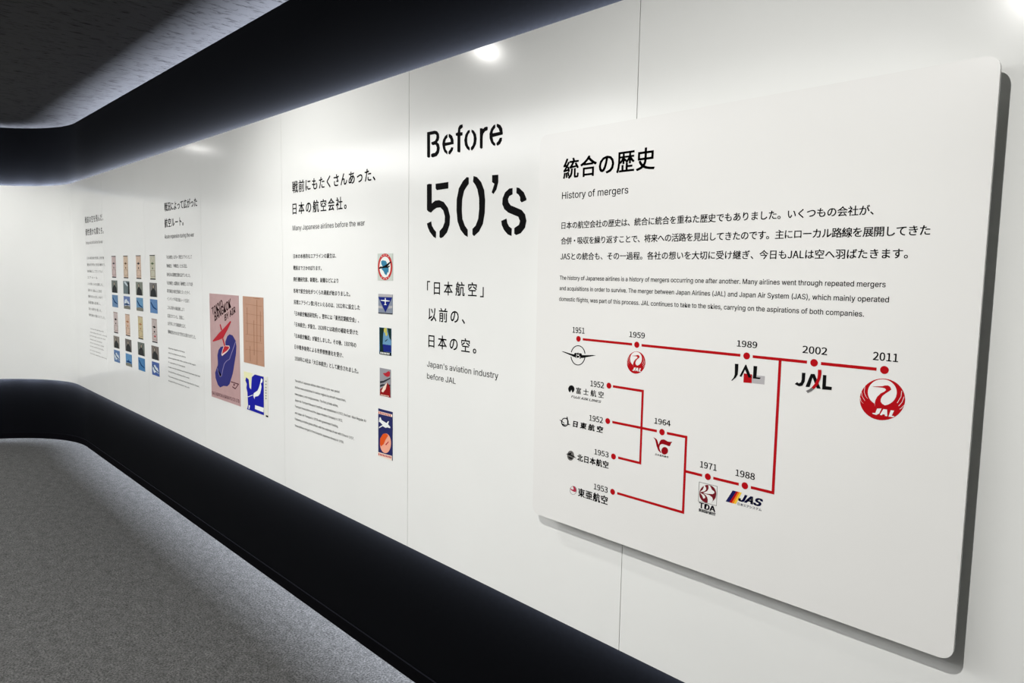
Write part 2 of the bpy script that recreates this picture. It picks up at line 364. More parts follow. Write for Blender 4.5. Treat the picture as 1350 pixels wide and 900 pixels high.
# tables: positions on the wall in tenths of a millimetre (x, z)
TEXTS = [
    ('board', 'title', '統合の歴史', 'j', -13549, -10464, 19066, 600, 0.02, 0, 'black', None),
    ('board', 'subtitle', 'History of mergers', 'e', -13571, -11262, 18468, 273, 0.006, 0, 'black', None),
    ('board', 'text_line', '日本の航空会社の歴史は、統合に統合を重ねた歴史でもありました。いくつもの会社が、', 'j', -13563, -5209, 17642, 216, 0.014, 0, 'black', None),
    ('board', 'text_line', '合併・吸収を繰り返すことで、将来への活路を見出してきたのです。主にローカル路線を展開してきた', 'j', -13572, -4176, 17210, 216, 0.014, 0, 'black', None),
    ('board', 'text_line', 'JASとの統合も、その一過程。各社の想いを大切に受け継ぎ、今日もJALは空へ羽ばたきます。', 'j', -13578, -4532, 16773, 216, 0.014, 0, 'black', None),
    ('board', 'text_line', 'The history of Japanese airlines is a history of mergers occurring one after another. Many airlines went through repeated mergers', 'e', -13581, -4897, 16194, 163, 0.012, 0, 'black', None),
    ('board', 'text_line', 'and acquisitions in order to survive. The merger between Japan Airlines (JAL) and Japan Air System (JAS), which mainly operated', 'e', -13580, -4817, 15896, 163, 0.012, 0, 'black', None),
    ('board', 'text_line', 'domestic flights, was part of this process. JAL continues to take to the skies, carrying on the aspirations of both companies.', 'e', -13588, -5266, 15590, 163, 0.012, 0, 'black', None),
    ('board', 'year_label', '2011', 'e', -5044, -4577, 14733, 219, 0.016, 0, 'black', None),
    ('board', 'year_label', '1951', 'e', -13045, -12606, 14712, 217, 0.016, 0, 'black', None),
    ('board', 'year_label', '1959', 'e', -11075, -10580, 14737, 193, 0.016, 0, 'black', None),
    ('board', 'year_label', '1989', 'e', -8012, -7513, 14751, 193, 0.016, 0, 'black', None),
    ('board', 'year_label', '2002', 'e', -6479, -5951, 14743, 206, 0.016, 0, 'black', None),
    ('board', 'year_label', '1952', 'e', -12343, -11864, 13271, 215, 0.016, 0, 'black', None),
    ('board', 'year_label', '1952', 'e', -12345, -11861, 12303, 213, 0.016, 0, 'black', None),
    ('board', 'year_label', '1953', 'e', -12129, -11631, 11388, 201, 0.016, 0, 'black', None),
    ('board', 'year_label', '1953', 'e', -12111, -11622, 10398, 215, 0.016, 0, 'black', None),
    ('board', 'year_label', '1964', 'e', -10191, -9711, 12579, 196, 0.016, 0, 'black', None),
    ('board', 'year_label', '1971', 'e', -8828, -8377, 11720, 206, 0.016, 0, 'black', None),
    ('board', 'year_label', '1988', 'e', -7890, -7407, 11717, 205, 0.016, 0, 'black', None),
    ('em_fuji', 'company_name', '富士航空', 'j', -12855, -11862, 13010, 193, 0.02, 0, 'black', None),
    ('em_fuji', 'company_name', 'FUJI AIR LINES', 'e', -13036, -11942, 12853, 95, 0.02, 0.3, 'black', None),
    ('em_nitto', 'company_name', '日東航空', 'j', -12944, -11843, 12044, 190, 0.05, 0.1, 'black', None),
    ('em_kita', 'company_name', '北日本航空', 'j', -12748, -11620, 11094, 216, 0.035, 0, 'black', None),
    ('em_toa', 'company_name', '東亜航空', 'j', -12684, -11610, 10080, 262, 0.03, 0, 'black', None),
    ('em_tda', 'company_name', 'TDA', 'e', -8810, -8361, 10715, 191, 0.04, 0, 'navyblack', None),
    ('em_tda', 'company_name', '東亜国内航空', 'j', -8815, -8354, 10625, 85, 0.03, 0, 'navyblack', None),
    ('em_jas', 'company_name', 'JAS', 'e', -7787, -7186, 11142, 247, 0.05, 0.35, 'navy', None),
    ('em_jas', 'company_name', '日本エアシステム', 'j', -7795, -7208, 11037, 73, 0.02, 0, 'navy', None),
    ('em_jda', 'company_name', '日本国内航空', 'j', -10127, -9732, 11761, 56, 0.03, 0, 'black', None),
    ('w4', 'text_line', '「日本航空」', 'j', -20497, -17409, 15595, 514, 0.014, 0, 'black', None),
    ('w4', 'text_line', '以前の、', 'j', -20405, -18348, 14639, 530, 0.014, 0, 'black', None),
    ('w4', 'text_line', '日本の空。', 'j', -20394, -17745, 13673, 520, 0.014, 0, 'black', None),
    ('w4', 'text_line', "Japan's aviation industry", 'e', -20467, -16635, 12912, 307, 0.004, 0, 'black', None),
    ('w4', 'text_line', 'before JAL', 'e', -20462, -18816, 12473, 296, 0.004, 0, 'black', None),
    ('w3t', 'text_line', '戦前にもたくさんあった、', 'j', -30793, -23869, 19926, 571, 0.02, 0, 'black', None),
    ('w3t', 'text_line', '日本の航空会社。', 'j', -30787, -26022, 18948, 566, 0.02, 0, 'black', None),
    ('w3t', 'text_line', 'Many Japanese airlines before the war', 'e', -30793, -24639, 18174, 322, 0.004, 0, 'black', None),
    ('w3b', 'text_line', '日本の本格的なエアラインの誕生は、', 'j', -30757, -26882, 16905, 221, 0.024, 0, 'black', None),
    ('w3b', 'text_line', '戦前までさかのぼります。', 'j', -30770, -28138, 16366, 221, 0.024, 0, 'black', None),
    ('w3b', 'text_line', '飛行機研究家、新聞社、財閥などにより', 'j', -30783, -26718, 15841, 222, 0.024, 0, 'black', None),
    ('w3b', 'text_line', '各地で航空会社がつくられ運航が始まりました。', 'j', -30781, -25770, 15305, 223, 0.024, 0, 'black', None),
    ('w3b', 'text_line', '民間エアライン第1号といえるのは、1922年に設立した', 'j', -30748, -25016, 14779, 224, 0.024, 0, 'black', None),
    ('w3b', 'text_line', '「日本航空輸送研究所」。翌年には「東西定期航空会」、', 'j', -30716, -25099, 14249, 224, 0.024, 0, 'black', None),
    ('w3b', 'text_line', '「日本航空」が設立、1928年には政府の補助を受けた', 'j', -30728, -25160, 13736, 225, 0.024, 0, 'black', None),
    ('w3b', 'text_line', '「日本航空輸送」が誕生しました。その後、1937年の', 'j', -30741, -25309, 13200, 226, 0.024, 0, 'black', None),
    ('w3b', 'text_line', '日中戦争勃発による世界情勢悪化を受け、', 'j', -30738, -26344, 12677, 226, 0.024, 0, 'black', None),
    ('w3b', 'text_line', '1938年に4社は「大日本航空」として統合されました。', 'j', -30728, -25150, 12129, 227, 0.024, 0, 'black', None),
    ('w3b', 'text_line', 'The birth of Japanese airlines dates back to pre-war period.', 'e', -30738, -26641, 11096, 153, 0.008, 0, 'darkgrey', None),
    ('w3b', 'text_line', 'Airlines were established in various regions by aircraft researchers,', 'e', -30745, -26144, 10787, 153, 0.008, 0, 'darkgrey', None),
    ('w3b', 'text_line', 'newspapers, and conglomerates. The first private airline,', 'e', -30753, -26793, 10463, 153, 0.008, 0, 'darkgrey', None),
    ('w3b', 'text_line', 'Japan Air Transport Research Institute, was established in 1922, the East-West Regular Air', 'e', -30760, -24550, 10167, 154, 0.008, 0, 'darkgrey', None),
    ('w3b', 'text_line', 'Transport Association and the Japan Aviation Company in 1923,', 'e', -30767, -26426, 9871, 154, 0.008, 0, 'darkgrey', None),
    ('w3b', 'text_line', 'and Japan Air Transport in 1928 with government funding.', 'e', -30774, -26802, 9555, 154, 0.008, 0, 'darkgrey', None),
    ('w3b', 'text_line', 'Following unstable global affairs with the outbreak of war with China in 1937,', 'e', -30781, -25510, 9258, 154, 0.008, 0, 'darkgrey', None),
    ('w3b', 'text_line', 'these airlines merged to form Imperial Japanese Airways in 1938.', 'e', -30789, -26334, 8941, 155, 0.008, 0, 'darkgrey', None),
    ('w2t', 'text_line', '戦況によって広がった', 'j', -48170, -42549, 19988, 576, 0.02, 0, 'black', None),
    ('w2t', 'text_line', '航空ルート。', 'j', -48213, -44844, 18978, 591, 0.02, 0, 'black', None),
    ('w2t', 'text_line', 'Route expansion during the war', 'e', -48226, -43172, 18226, 355, 0.004, 0, 'darkgrey', None),
    ('w2b', 'text_line', '「大日本航空」はグループ航空エアラインとして', 'j', -48079, -43602, 16948, 253, 0.0, 0, 'darkgrey', None),
    ('w2b', 'text_line', '「満州航空」「中華航空」とともに設立。', 'j', -48087, -44414, 16397, 253, 0.0, 0, 'darkgrey', None),
    ('w2b', 'text_line', '当時日本は国際航空路を広げていました。', 'j', -48097, -43938, 15839, 254, 0.0, 0, 'darkgrey', None),
    ('w2b', 'text_line', '「大日本航空」は国策会社「満州航空」エリア以外', 'j', -48104, -43541, 15304, 255, 0.0, 0, 'darkgrey', None),
    ('w2b', 'text_line', '軍用輸送の航空路線となったタイ、', 'j', -48109, -44010, 14791, 256, 0.0, 0, 'darkgrey', None),
    ('w2b', 'text_line', 'インドシナ半島方面ルートを設け、', 'j', -48113, -44120, 14291, 257, 0.0, 0, 'darkgrey', None),
    ('w2b', 'text_line', 'これは海外の輸送網により', 'j', -48122, -45104, 13725, 258, 0.0, 0, 'darkgrey', None),
    ('w2b', 'text_line', '拡張されていた。次第に、', 'j', -48129, -45169, 13196, 259, 0.0, 0, 'darkgrey', None),
    ('w2b', 'text_line', '太平洋にまで路線網を広げ、', 'j', -48132, -44906, 12696, 260, 0.0, 0, 'darkgrey', None),
    ('w2b', 'text_line', '戦時航空はそのままで空を支え続けたのでした。', 'j', -48139, -43309, 12154, 261, 0.0, 0, 'darkgrey', None),
    ('w2b', 'text_line', 'Imperial Japanese Airways', 'e', -48162, -45177, 11132, 137, 0.004, 0, 'darkgrey', None),
    ('w2b', 'text_line', 'was founded as an airline', 'e', -48187, -45069, 10827, 138, 0.004, 0, 'darkgrey', None),
    ('w2b', 'text_line', 'group together with other carriers in the region.', 'e', -48213, -43346, 10507, 138, 0.004, 0, 'darkgrey', None),
    ('w2b', 'text_line', 'It operated air transport', 'e', -48238, -45218, 10206, 138, 0.004, 0, 'darkgrey', None),
    ('w2b', 'text_line', 'routes over the mainland and toward Southeast Asia and', 'e', -48263, -42765, 9894, 139, 0.004, 0, 'darkgrey', None),
    ('w2b', 'text_line', 'Indochina during the war.', 'e', -48289, -44435, 9586, 139, 0.004, 0, 'darkgrey', None),
    ('w2b', 'text_line', 'The network also spread over the Pacific Ocean,', 'e', -48315, -42902, 9263, 139, 0.004, 0, 'darkgrey', None),
    ('w2b', 'text_line', 'supporting transport by air.', 'e', -48338, -44476, 8980, 139, 0.004, 0, 'darkgrey', None),
    ('w1t', 'text_line', '戦前の空を飛んだ、', 'j', -67775, -62249, 20018, 593, 0.008, 0, 'darkgrey', None),
    ('w1t', 'text_line', '個性豊かな翼たち。', 'j', -67732, -62276, 19004, 595, 0.008, 0, 'darkgrey', None),
    ('w1t', 'text_line', 'Unique aircraft before the war', 'e', -67765, -62670, 18234, 346, 0.0, 0, 'midgrey', None),
    ('w1b', 'text_line', '日本の航空会社が使用した飛行機', 'j', -67590, -62496, 16985, 240, 0.004, 0, 'midgrey', None),
    ('w1b', 'text_line', '戦前の空を飛んだ多彩な機体です。', 'j', -67599, -62160, 16441, 241, 0.004, 0, 'midgrey', None),
    ('w1b', 'text_line', '旅客機としてだけでなく', 'j', -67607, -62922, 15896, 242, 0.004, 0, 'midgrey', None),
    ('w1b', 'text_line', 'エアメール', 'j', -67611, -64593, 15375, 243, 0.004, 0, 'midgrey', None),
    ('w1b', 'text_line', 'にも用いられ活躍した。', 'j', -67618, -62975, 14841, 243, 0.004, 0, 'midgrey', None),
    ('w1b', 'text_line', '海外から輸入した飛行', 'j', -67624, -63441, 14305, 244, 0.004, 0, 'midgrey', None),
    ('w1b', 'text_line', '機体もあったが、やがて', 'j', -67627, -63311, 13795, 244, 0.004, 0, 'midgrey', None),
    ('w1b', 'text_line', '国産機も登場し、', 'j', -67629, -63867, 13283, 245, 0.004, 0, 'midgrey', None),
    ('w1b', 'text_line', '新たな時代を築いた。', 'j', -67636, -63652, 12739, 246, 0.004, 0, 'midgrey', None),
    ('w1b', 'text_line', '個性豊かな翼たちでした。', 'j', -67640, -62713, 12219, 246, 0.004, 0, 'midgrey', None),
    ('w1b', 'text_line', 'Various aircraft flew the', 'e', -67465, -63365, 11117, 141, 0.0, 0, 'midgrey', None),
    ('w1b', 'text_line', 'skies before the war, carrying', 'e', -67509, -62426, 10811, 142, 0.0, 0, 'midgrey', None),
    ('w1b', 'text_line', 'passengers and air mail.', 'e', -67552, -62788, 10517, 142, 0.0, 0, 'midgrey', None),
    ('w1b', 'text_line', 'Some were imported', 'e', -67600, -63932, 10190, 142, 0.0, 0, 'midgrey', None),
    ('w1b', 'text_line', 'from overseas, while', 'e', -67642, -63371, 9909, 143, 0.0, 0, 'midgrey', None),
    ('w1b', 'text_line', 'others were built later', 'e', -67685, -63454, 9613, 143, 0.0, 0, 'midgrey', None),
    ('w1b', 'text_line', 'in domestic', 'e', -67735, -64393, 9271, 143, 0.0, 0, 'midgrey', None),
    ('w1b', 'text_line', 'factories, opening a new era.', 'e', -67776, -62662, 8988, 143, 0.0, 0, 'midgrey', None),
]
SHAPES = [
    ('w4h','letter','black',[(-20554,21299),(-20110,21296),(-19976,21258),(-19875,21155),(-19850,21031),(-19888,20935),(-19971,20884),(-19870,20812),(-19818,20664),(-19866,20508),(-19982,20409),(-20218,20384),(-20303,20423),(-20315,20506),(-20220,20531),(-20084,20532),(-20001,20594),(-19985,20704),(-20037,20791),(-20088,20813),(-20223,20807),(-20298,20862),(-20299,20924),(-20207,20929),(-20089,20949),(-20016,21031),(-20018,21133),(-20092,21177),(-20381,21183),(-20372,20410),(-20458,20398),(-20544,20438)],0,None),
    ('w4h','letter','black',[(-19398,21084),(-19527,21040),(-19640,20925),(-19681,20789),(-19636,20624),(-19552,20494),(-19388,20396),(-19390,20496),(-19488,20587),(-19523,20701),(-19056,20711),(-19068,20855),(-19140,20992),(-19269,21077),(-19334,21075),(-19332,20986),(-19235,20895),(-19211,20803),(-19524,20811),(-19493,20907),(-19397,20974)],0,None),
    ('w4h','letter','black',[(-19182,20621),(-19070,20599),(-19101,20503),(-19259,20382),(-19340,20421),(-19331,20489),(-19229,20557)],0,None),
    ('w4h','letter','black',[(-18856,20956),(-18944,20977),(-18951,21056),(-18842,21071),(-18822,21215),(-18737,21300),(-18598,21304),(-18580,21202),(-18642,21181),(-18709,21151),(-18708,21059),(-18593,21045),(-18591,20942),(-18706,20937),(-18696,20399),(-18768,20398),(-18853,20436)],0,None),
    ('w4h','letter','black',[(-18220,21075),(-18325,21060),(-18444,20941),(-18497,20773),(-18453,20594),(-18344,20466),(-18228,20398),(-18207,20431),(-18218,20499),(-18301,20576),(-18343,20697),(-18345,20832),(-18292,20941),(-18218,20989)],0,None),
    ('w4h','letter','black',[(-18129,21073),(-18009,21019),(-17903,20891),(-17864,20734),(-17896,20567),(-17998,20445),(-18101,20384),(-18147,20424),(-18148,20491),(-18060,20558),(-18011,20676),(-18014,20810),(-18052,20910),(-18128,20996)],0,None),
    ('w4h','letter','black',[(-17709,21055),(-17584,21042),(-17563,21007),(-17469,21060),(-17369,21065),(-17326,21041),(-17329,20948),(-17452,20927),(-17537,20863),(-17564,20772),(-17565,20405),(-17629,20388),(-17696,20430)],0,None),
    ('w4h','letter','black',[(-16966,21075),(-17044,21067),(-17168,20964),(-17236,20824),(-17227,20674),(-17144,20515),(-17043,20429),(-16951,20403),(-16952,20474),(-17046,20559),(-17092,20694),(-16616,20717),(-16609,20762),(-16640,20912),(-16725,21023),(-16864,21085),(-16899,21066),(-16898,21001),(-16805,20924),(-16755,20817),(-17094,20815),(-17068,20895),(-16964,20983)],0,None),
    ('w4h','letter','black',[(-16743,20632),(-16638,20623),(-16650,20529),(-16724,20438),(-16847,20393),(-16890,20430),(-16897,20486),(-16809,20540)],0,None),
    ('w4h','letter','black',[(-20541,19465),(-20428,19486),(-20265,19464),(-20257,18785),(-20054,18870),(-19837,18876),(-19575,18796),(-19338,18580),(-19217,18285),(-19236,17998),(-19372,17741),(-19582,17587),(-19724,17546),(-19796,17592),(-19789,17798),(-19610,17924),(-19509,18095),(-19497,18298),(-19595,18507),(-19762,18618),(-19978,18615),(-20147,18551),(-20293,18463),(-20441,18507),(-20532,18571)],0,None),
    ('w4h','letter','black',[(-20037,19455),(-19328,19462),(-19325,19241),(-19962,19230),(-20035,19294)],0,None),
    ('w4h','letter','black',[(-20526,18092),(-20279,18157),(-20238,18006),(-20114,17868),(-19992,17775),(-19998,17553),(-20135,17601),(-20359,17787),(-20485,17971)],0,None),
    ('w4h','letter','black',[(-18244,19521),(-18340,19543),(-18536,19434),(-18754,19198),(-18861,18838),(-18864,18468),(-18803,18095),(-18641,17804),(-18415,17613),(-18260,17552),(-18264,17792),(-18421,17938),(-18549,18169),(-18586,18482),(-18569,18819),(-18477,19094),(-18335,19237),(-18240,19313)],0,None),
    ('w4h','letter','black',[(-17995,19549),(-17824,19499),(-17610,19317),(-17459,19047),(-17402,18718),(-17414,18310),(-17498,17958),(-17682,17717),(-17935,17572),(-18014,17630),(-18017,17811),(-17856,17917),(-17733,18133),(-17689,18461),(-17705,18819),(-17795,19099),(-17904,19259),(-18021,19364)],0,None),
    ('w4h','letter','black',[(-17080,19497),(-16788,19484),(-16783,19250),(-16869,19018),(-17006,18889),(-17088,18953),(-17011,19109),(-16965,19212),(-17075,19274)],0,None),
    ('w4h','letter','black',[(-16120,19015),(-16262,19013),(-16452,18908),(-16565,18731),(-16580,18547),(-16478,18382),(-16301,18267),(-16030,18175),(-15840,18114),(-15761,17981),(-15795,17866),(-16008,17769),(-16004,17599),(-15919,17549),(-15714,17603),(-15533,17765),(-15476,17969),(-15544,18178),(-15696,18314),(-15960,18406),(-16191,18485),(-16289,18582),(-16319,18689),(-16256,18777),(-16115,18819)],0,None),
    ('w4h','letter','black',[(-15939,19020),(-15826,18998),(-15618,18849),(-15495,18649),(-15501,18598),(-15702,18547),(-15767,18602),(-15770,18706),(-15839,18788),(-15942,18846)],0,None),
    ('w4h','letter','black',[(-16615,18017),(-16373,18081),(-16331,17939),(-16251,17830),(-16122,17760),(-16128,17528),(-16303,17581),(-16482,17732),(-16584,17883)],0,None),
    ('em_wings','wings','black',[(-13443,14138),(-13365,14145),(-13158,14116),(-12967,14095),(-12950,14135),(-12906,14148),(-12850,14139),(-12820,14171),(-12793,14126),(-12763,14152),(-12695,14149),(-12675,14108),(-12546,14116),(-12293,14144),(-12174,14143),(-12292,14114),(-12496,14066),(-12641,14026),(-12703,14022),(-12739,13992),(-12777,14032),(-12827,14017),(-12895,13999),(-12927,14022),(-12978,14027),(-13093,14059),(-13286,14104)],0,None),
    ('em_wings','ring','black',[(-13088,14148),(-13075,14186),(-13057,14223),(-13034,14256),(-13006,14286),(-12976,14313),(-12942,14334),(-12906,14351),(-12869,14362),(-12830,14368),(-12792,14369),(-12754,14364),(-12718,14353),(-12683,14338),(-12652,14317),(-12624,14292),(-12599,14264),(-12579,14231),(-12564,14196),(-12553,14159),(-12582,14152),(-12591,14187),(-12605,14219),(-12623,14249),(-12645,14275),(-12670,14298),(-12698,14317),(-12729,14332),(-12762,14341),(-12795,14346),(-12830,14345),(-12864,14340),(-12897,14330),(-12929,14314),(-12959,14294),(-12986,14271),(-13011,14243),(-13031,14212),(-13047,14179),(-13059,14144)],0,None),
    ('em_wings','ring','black',[(-12548,14071),(-12556,14029),(-12569,13988),(-12588,13949),(-12612,13913),(-12641,13881),(-12674,13854),(-12710,13831),(-12749,13814),(-12790,13804),(-12831,13799),(-12873,13801),(-12913,13810),(-12951,13825),(-12987,13846),(-13019,13872),(-13046,13903),(-13068,13939),(-13084,13977),(-13095,14019),(-13065,14025),(-13056,13987),(-13041,13951),(-13021,13919),(-12997,13890),(-12968,13865),(-12937,13846),(-12903,13832),(-12867,13824),(-12830,13822),(-12793,13826),(-12756,13836),(-12722,13851),(-12689,13872),(-12660,13897),(-12634,13927),(-12612,13960),(-12596,13995),(-12584,14033),(-12578,14072)],0,None),
    ('em_wings','letter_mark','white',[(-12874,14118),(-12855,14115),(-12878,14051),(-12852,14015),(-12889,14021)],1,None),
    ('em_wings','letter_mark','white',[(-12848,14092),(-12792,14106),(-12761,14100),(-12816,14066)],1,None),
    ('em_wings','letter_mark','white',[(-12766,14071),(-12746,14063),(-12727,14017),(-12759,14033)],1,None),
    ('em_crane_large','disc','red',[(-4402,14016),(-4402,13962),(-4409,13908),(-4423,13855),(-4443,13803),(-4470,13754),(-4502,13708),(-4540,13666),(-4582,13628),(-4629,13597),(-4679,13571),(-4732,13552),(-4786,13539),(-4841,13534),(-4896,13536),(-4950,13545),(-5002,13561),(-5050,13585),(-5095,13615),(-5135,13651),(-5170,13692),(-5198,13739),(-5220,13789),(-5234,13842),(-5241,13898),(-5241,13954),(-5233,14010),(-5218,14066),(-5196,14119),(-5167,14169),(-5132,14216),(-5092,14258),(-5047,14294),(-4999,14325),(-4947,14349),(-4894,14366),(-4839,14376),(-4784,14379),(-4730,14375),(-4678,14363),(-4628,14345),(-4582,14321),(-4539,14290),(-4502,14254),(-4469,14213),(-4443,14168),(-4423,14120),(-4409,14069)],0,None),
    ('em_crane_large','opening','boardwhite',[(-4559,14133),(-4560,14092),(-4567,14051),(-4580,14011),(-4599,13973),(-4624,13938),(-4654,13907),(-4688,13880),(-4725,13859),(-4765,13843),(-4807,13834),(-4849,13831),(-4891,13835),(-4931,13845),(-4969,13861),(-5003,13884),(-5033,13912),(-5057,13944),(-5076,13981),(-5089,14020),(-5095,14062),(-5094,14104),(-5087,14146),(-5073,14187),(-5052,14225),(-5026,14261),(-4996,14292),(-4961,14318),(-4922,14339),(-4882,14353),(-4840,14362),(-4798,14363),(-4757,14359),(-4717,14347),(-4681,14330),(-4648,14308),(-4619,14280),(-4595,14248),(-4577,14212),(-4565,14173)],1,None),
    ('em_crane_large','crane_neck','red',[(-5028,14195),(-4982,14198),(-4822,14225),(-4786,14244),(-4730,14253),(-4686,14230),(-4660,14177),(-4695,14142),(-4766,14081),(-4819,14023),(-4843,13958),(-4840,13907),(-4813,13870),(-4760,13847),(-4757,13786),(-4940,13769),(-4949,13860),(-4942,13923),(-4912,14000),(-4850,14076),(-4787,14119),(-4756,14158),(-4782,14187),(-4829,14193),(-4981,14190)],2,None),
    ('em_crane_large','notch','boardwhite',[(-4982,13887),(-4949,13856),(-4936,13800),(-4953,13856),(-5022,13922)],3,None),
    ('em_crane_large','feather_line','boardwhite',[(-5163,14186),(-5169,14060),(-5135,13981),(-5099,13938),(-5091,13936),(-5126,13978),(-5160,14057),(-5155,14183)],1,None),
    ('em_crane_large','feather_line','boardwhite',[(-5224,14063),(-5205,13972),(-5145,13886),(-5136,13883),(-5196,13969),(-5216,14060)],1,None),
    ('em_crane_large','feather_line','boardwhite',[(-5238,13936),(-5222,13869),(-5172,13826),(-5164,13823),(-5213,13866),(-5229,13933)],1,None),
    ('em_crane_large','feather_line','boardwhite',[(-4477,14178),(-4482,14061),(-4541,13928),(-4533,13925),(-4474,14058),(-4468,14175)],1,None),
    ('em_crane_large','feather_line','boardwhite',[(-4426,14069),(-4457,13954),(-4512,13871),(-4503,13868),(-4449,13951),(-4418,14066)],1,None),
    ('em_crane_large','feather_line','boardwhite',[(-4405,13917),(-4467,13831),(-4490,13812),(-4481,13809),(-4459,13829),(-4397,13914)],1,None),
    ('em_crane_large','letter','boardwhite',[(-4897,13761),(-4816,13773),(-4853,13664),(-4908,13629),(-4976,13641),(-4983,13657),(-4926,13665)],3,None),
    ('em_crane_large','letter','boardwhite',[(-4780,13766),(-4712,13768),(-4700,13635),(-4743,13634),(-4745,13661),(-4785,13663),(-4804,13639),(-4838,13642)],3,None),
    ('em_crane_large','letter','boardwhite',[(-4643,13766),(-4582,13766),(-4621,13660),(-4571,13657),(-4581,13636),(-4677,13630)],3,None),
    ('em_crane_small','disc','red',[(-10537,14126),(-10537,14088),(-10542,14051),(-10551,14014),(-10565,13978),(-10583,13944),(-10606,13912),(-10632,13883),(-10662,13857),(-10694,13835),(-10729,13817),(-10765,13804),(-10803,13795),(-10841,13791),(-10879,13793),(-10917,13799),(-10952,13810),(-10986,13827),(-11017,13847),(-11045,13873),(-11069,13901),(-11089,13933),(-11104,13968),(-11114,14005),(-11119,14044),(-11118,14083),(-11113,14122),(-11103,14160),(-11087,14197),(-11067,14232),(-11043,14264),(-11015,14293),(-10984,14319),(-10950,14340),(-10915,14356),(-10878,14368),(-10840,14375),(-10802,14377),(-10764,14374),(-10728,14367),(-10693,14354),(-10661,14337),(-10632,14316),(-10606,14291),(-10583,14263),(-10565,14231),(-10551,14198),(-10542,14162)],0,None),
    ('em_crane_small','opening','boardwhite',[(-10646,14207),(-10646,14178),(-10651,14150),(-10660,14122),(-10673,14096),(-10691,14072),(-10711,14050),(-10735,14032),(-10761,14017),(-10788,14006),(-10817,13999),(-10846,13997),(-10875,14000),(-10903,14007),(-10929,14018),(-10953,14034),(-10974,14053),(-10991,14076),(-11004,14101),(-11013,14129),(-11017,14157),(-11017,14187),(-11011,14216),(-11002,14244),(-10987,14271),(-10970,14295),(-10948,14317),(-10924,14335),(-10897,14349),(-10869,14360),(-10840,14365),(-10811,14366),(-10783,14363),(-10755,14356),(-10730,14344),(-10707,14328),(-10687,14309),(-10671,14286),(-10658,14262),(-10650,14235)],1,None),
    ('em_crane_small','crane_neck','red',[(-10971,14250),(-10939,14252),(-10828,14271),(-10803,14284),(-10764,14290),(-10733,14274),(-10715,14237),(-10740,14213),(-10789,14171),(-10826,14130),(-10842,14085),(-10840,14050),(-10821,14024),(-10785,14008),(-10782,13966),(-10909,13954),(-10916,14018),(-10911,14061),(-10890,14114),(-10848,14167),(-10804,14197),(-10782,14224),(-10800,14244),(-10833,14249),(-10938,14246)],2,None),
    ('em_crane_small','notch','boardwhite',[(-10938,14036),(-10916,14015),(-10907,13976),(-10919,14015),(-10967,14061)],3,None),
    ('em_crane_small','feather_line','boardwhite',[(-11065,14243),(-11069,14156),(-11045,14102),(-11020,14072),(-11014,14070),(-11039,14100),(-11063,14154),(-11058,14241)],1,None),
    ('em_crane_small','feather_line','boardwhite',[(-11107,14158),(-11093,14095),(-11052,14036),(-11046,14034),(-11087,14093),(-11101,14156)],1,None),
    ('em_crane_small','feather_line','boardwhite',[(-11116,14070),(-11105,14024),(-11071,13994),(-11065,13992),(-11099,14022),(-11110,14068)],1,None),
    ('em_crane_small','feather_line','boardwhite',[(-10588,14238),(-10592,14157),(-10633,14064),(-10627,14062),(-10586,14155),(-10583,14236)],1,None),
    ('em_crane_small','feather_line','boardwhite',[(-10553,14162),(-10575,14083),(-10613,14025),(-10607,14023),(-10569,14081),(-10548,14160)],1,None),
    ('em_crane_small','feather_line','boardwhite',[(-10539,14057),(-10582,13998),(-10597,13984),(-10592,13982),(-10576,13996),(-10533,14055)],1,None),
    ('em_crane_small','letter','boardwhite',[(-10880,13949),(-10824,13957),(-10849,13882),(-10887,13857),(-10935,13866),(-10939,13876),(-10900,13883)],3,None),
    ('em_crane_small','letter','boardwhite',[(-10799,13952),(-10752,13954),(-10743,13861),(-10773,13861),(-10774,13879),(-10802,13881),(-10815,13864),(-10839,13866)],3,None),
    ('em_crane_small','letter','boardwhite',[(-10704,13953),(-10661,13952),(-10689,13879),(-10654,13877),(-10661,13862),(-10728,13858)],3,None),
    ('em_jal89','red_square','red',[(-7805,14143),(-7602,14142),(-7601,13940),(-7804,13931)],0,'red square behind the black letters'),
    ('em_jal89','grey_block','lightgrey',[(-7601,14126),(-7296,14139),(-7297,13947),(-7601,13940)],0,'pale grey block behind the last letter'),
    ('em_jal89','letter','black',[(-8036,14342),(-7949,14346),(-7949,14197),(-7954,14102),(-7994,14026),(-8086,13939),(-8112,13941),(-8052,14015),(-8028,14094)],1,None),
    ('em_jal89','letter','black',[(-7907,14065),(-7774,14350),(-7754,14348),(-7615,14071),(-7684,14058),(-7778,14235),(-7858,14056)],1,None),
    ('em_jal89','letter','black',[(-7575,14341),(-7488,14343),(-7494,14090),(-7387,14093),(-7412,14056),(-7575,14052)],1,None),
    ('em_jal02','letter','black',[(-6461,14311),(-6384,14315),(-6389,14127),(-6434,14029),(-6510,14006),(-6606,14045),(-6555,14094),(-6514,14072),(-6471,14100),(-6457,14163)],1,None),
    ('em_jal02','letter','black',[(-6367,14015),(-6268,14307),(-6188,14313),(-6042,14016),(-6121,14012),(-6227,14235),(-6279,14020)],1,None),
    ('em_jal02','letter','black',[(-6011,14314),(-5939,14316),(-5938,14085),(-5812,14082),(-5816,14015),(-6010,14005)],1,None),
    ('em_jal02','arc','red',[(-6119,14417),(-6049,14420),(-6045,14321),(-6057,14233),(-6100,14097),(-6180,13989),(-6236,14015),(-6166,14111),(-6125,14225),(-6117,14313)],2,'red sweeping arc'),
    ('em_jal02','arc_tail','grey',[(-6236,14015),(-6180,13989),(-6242,13933),(-6309,13888),(-6351,13929),(-6287,13968)],2,'grey tail of the arc'),
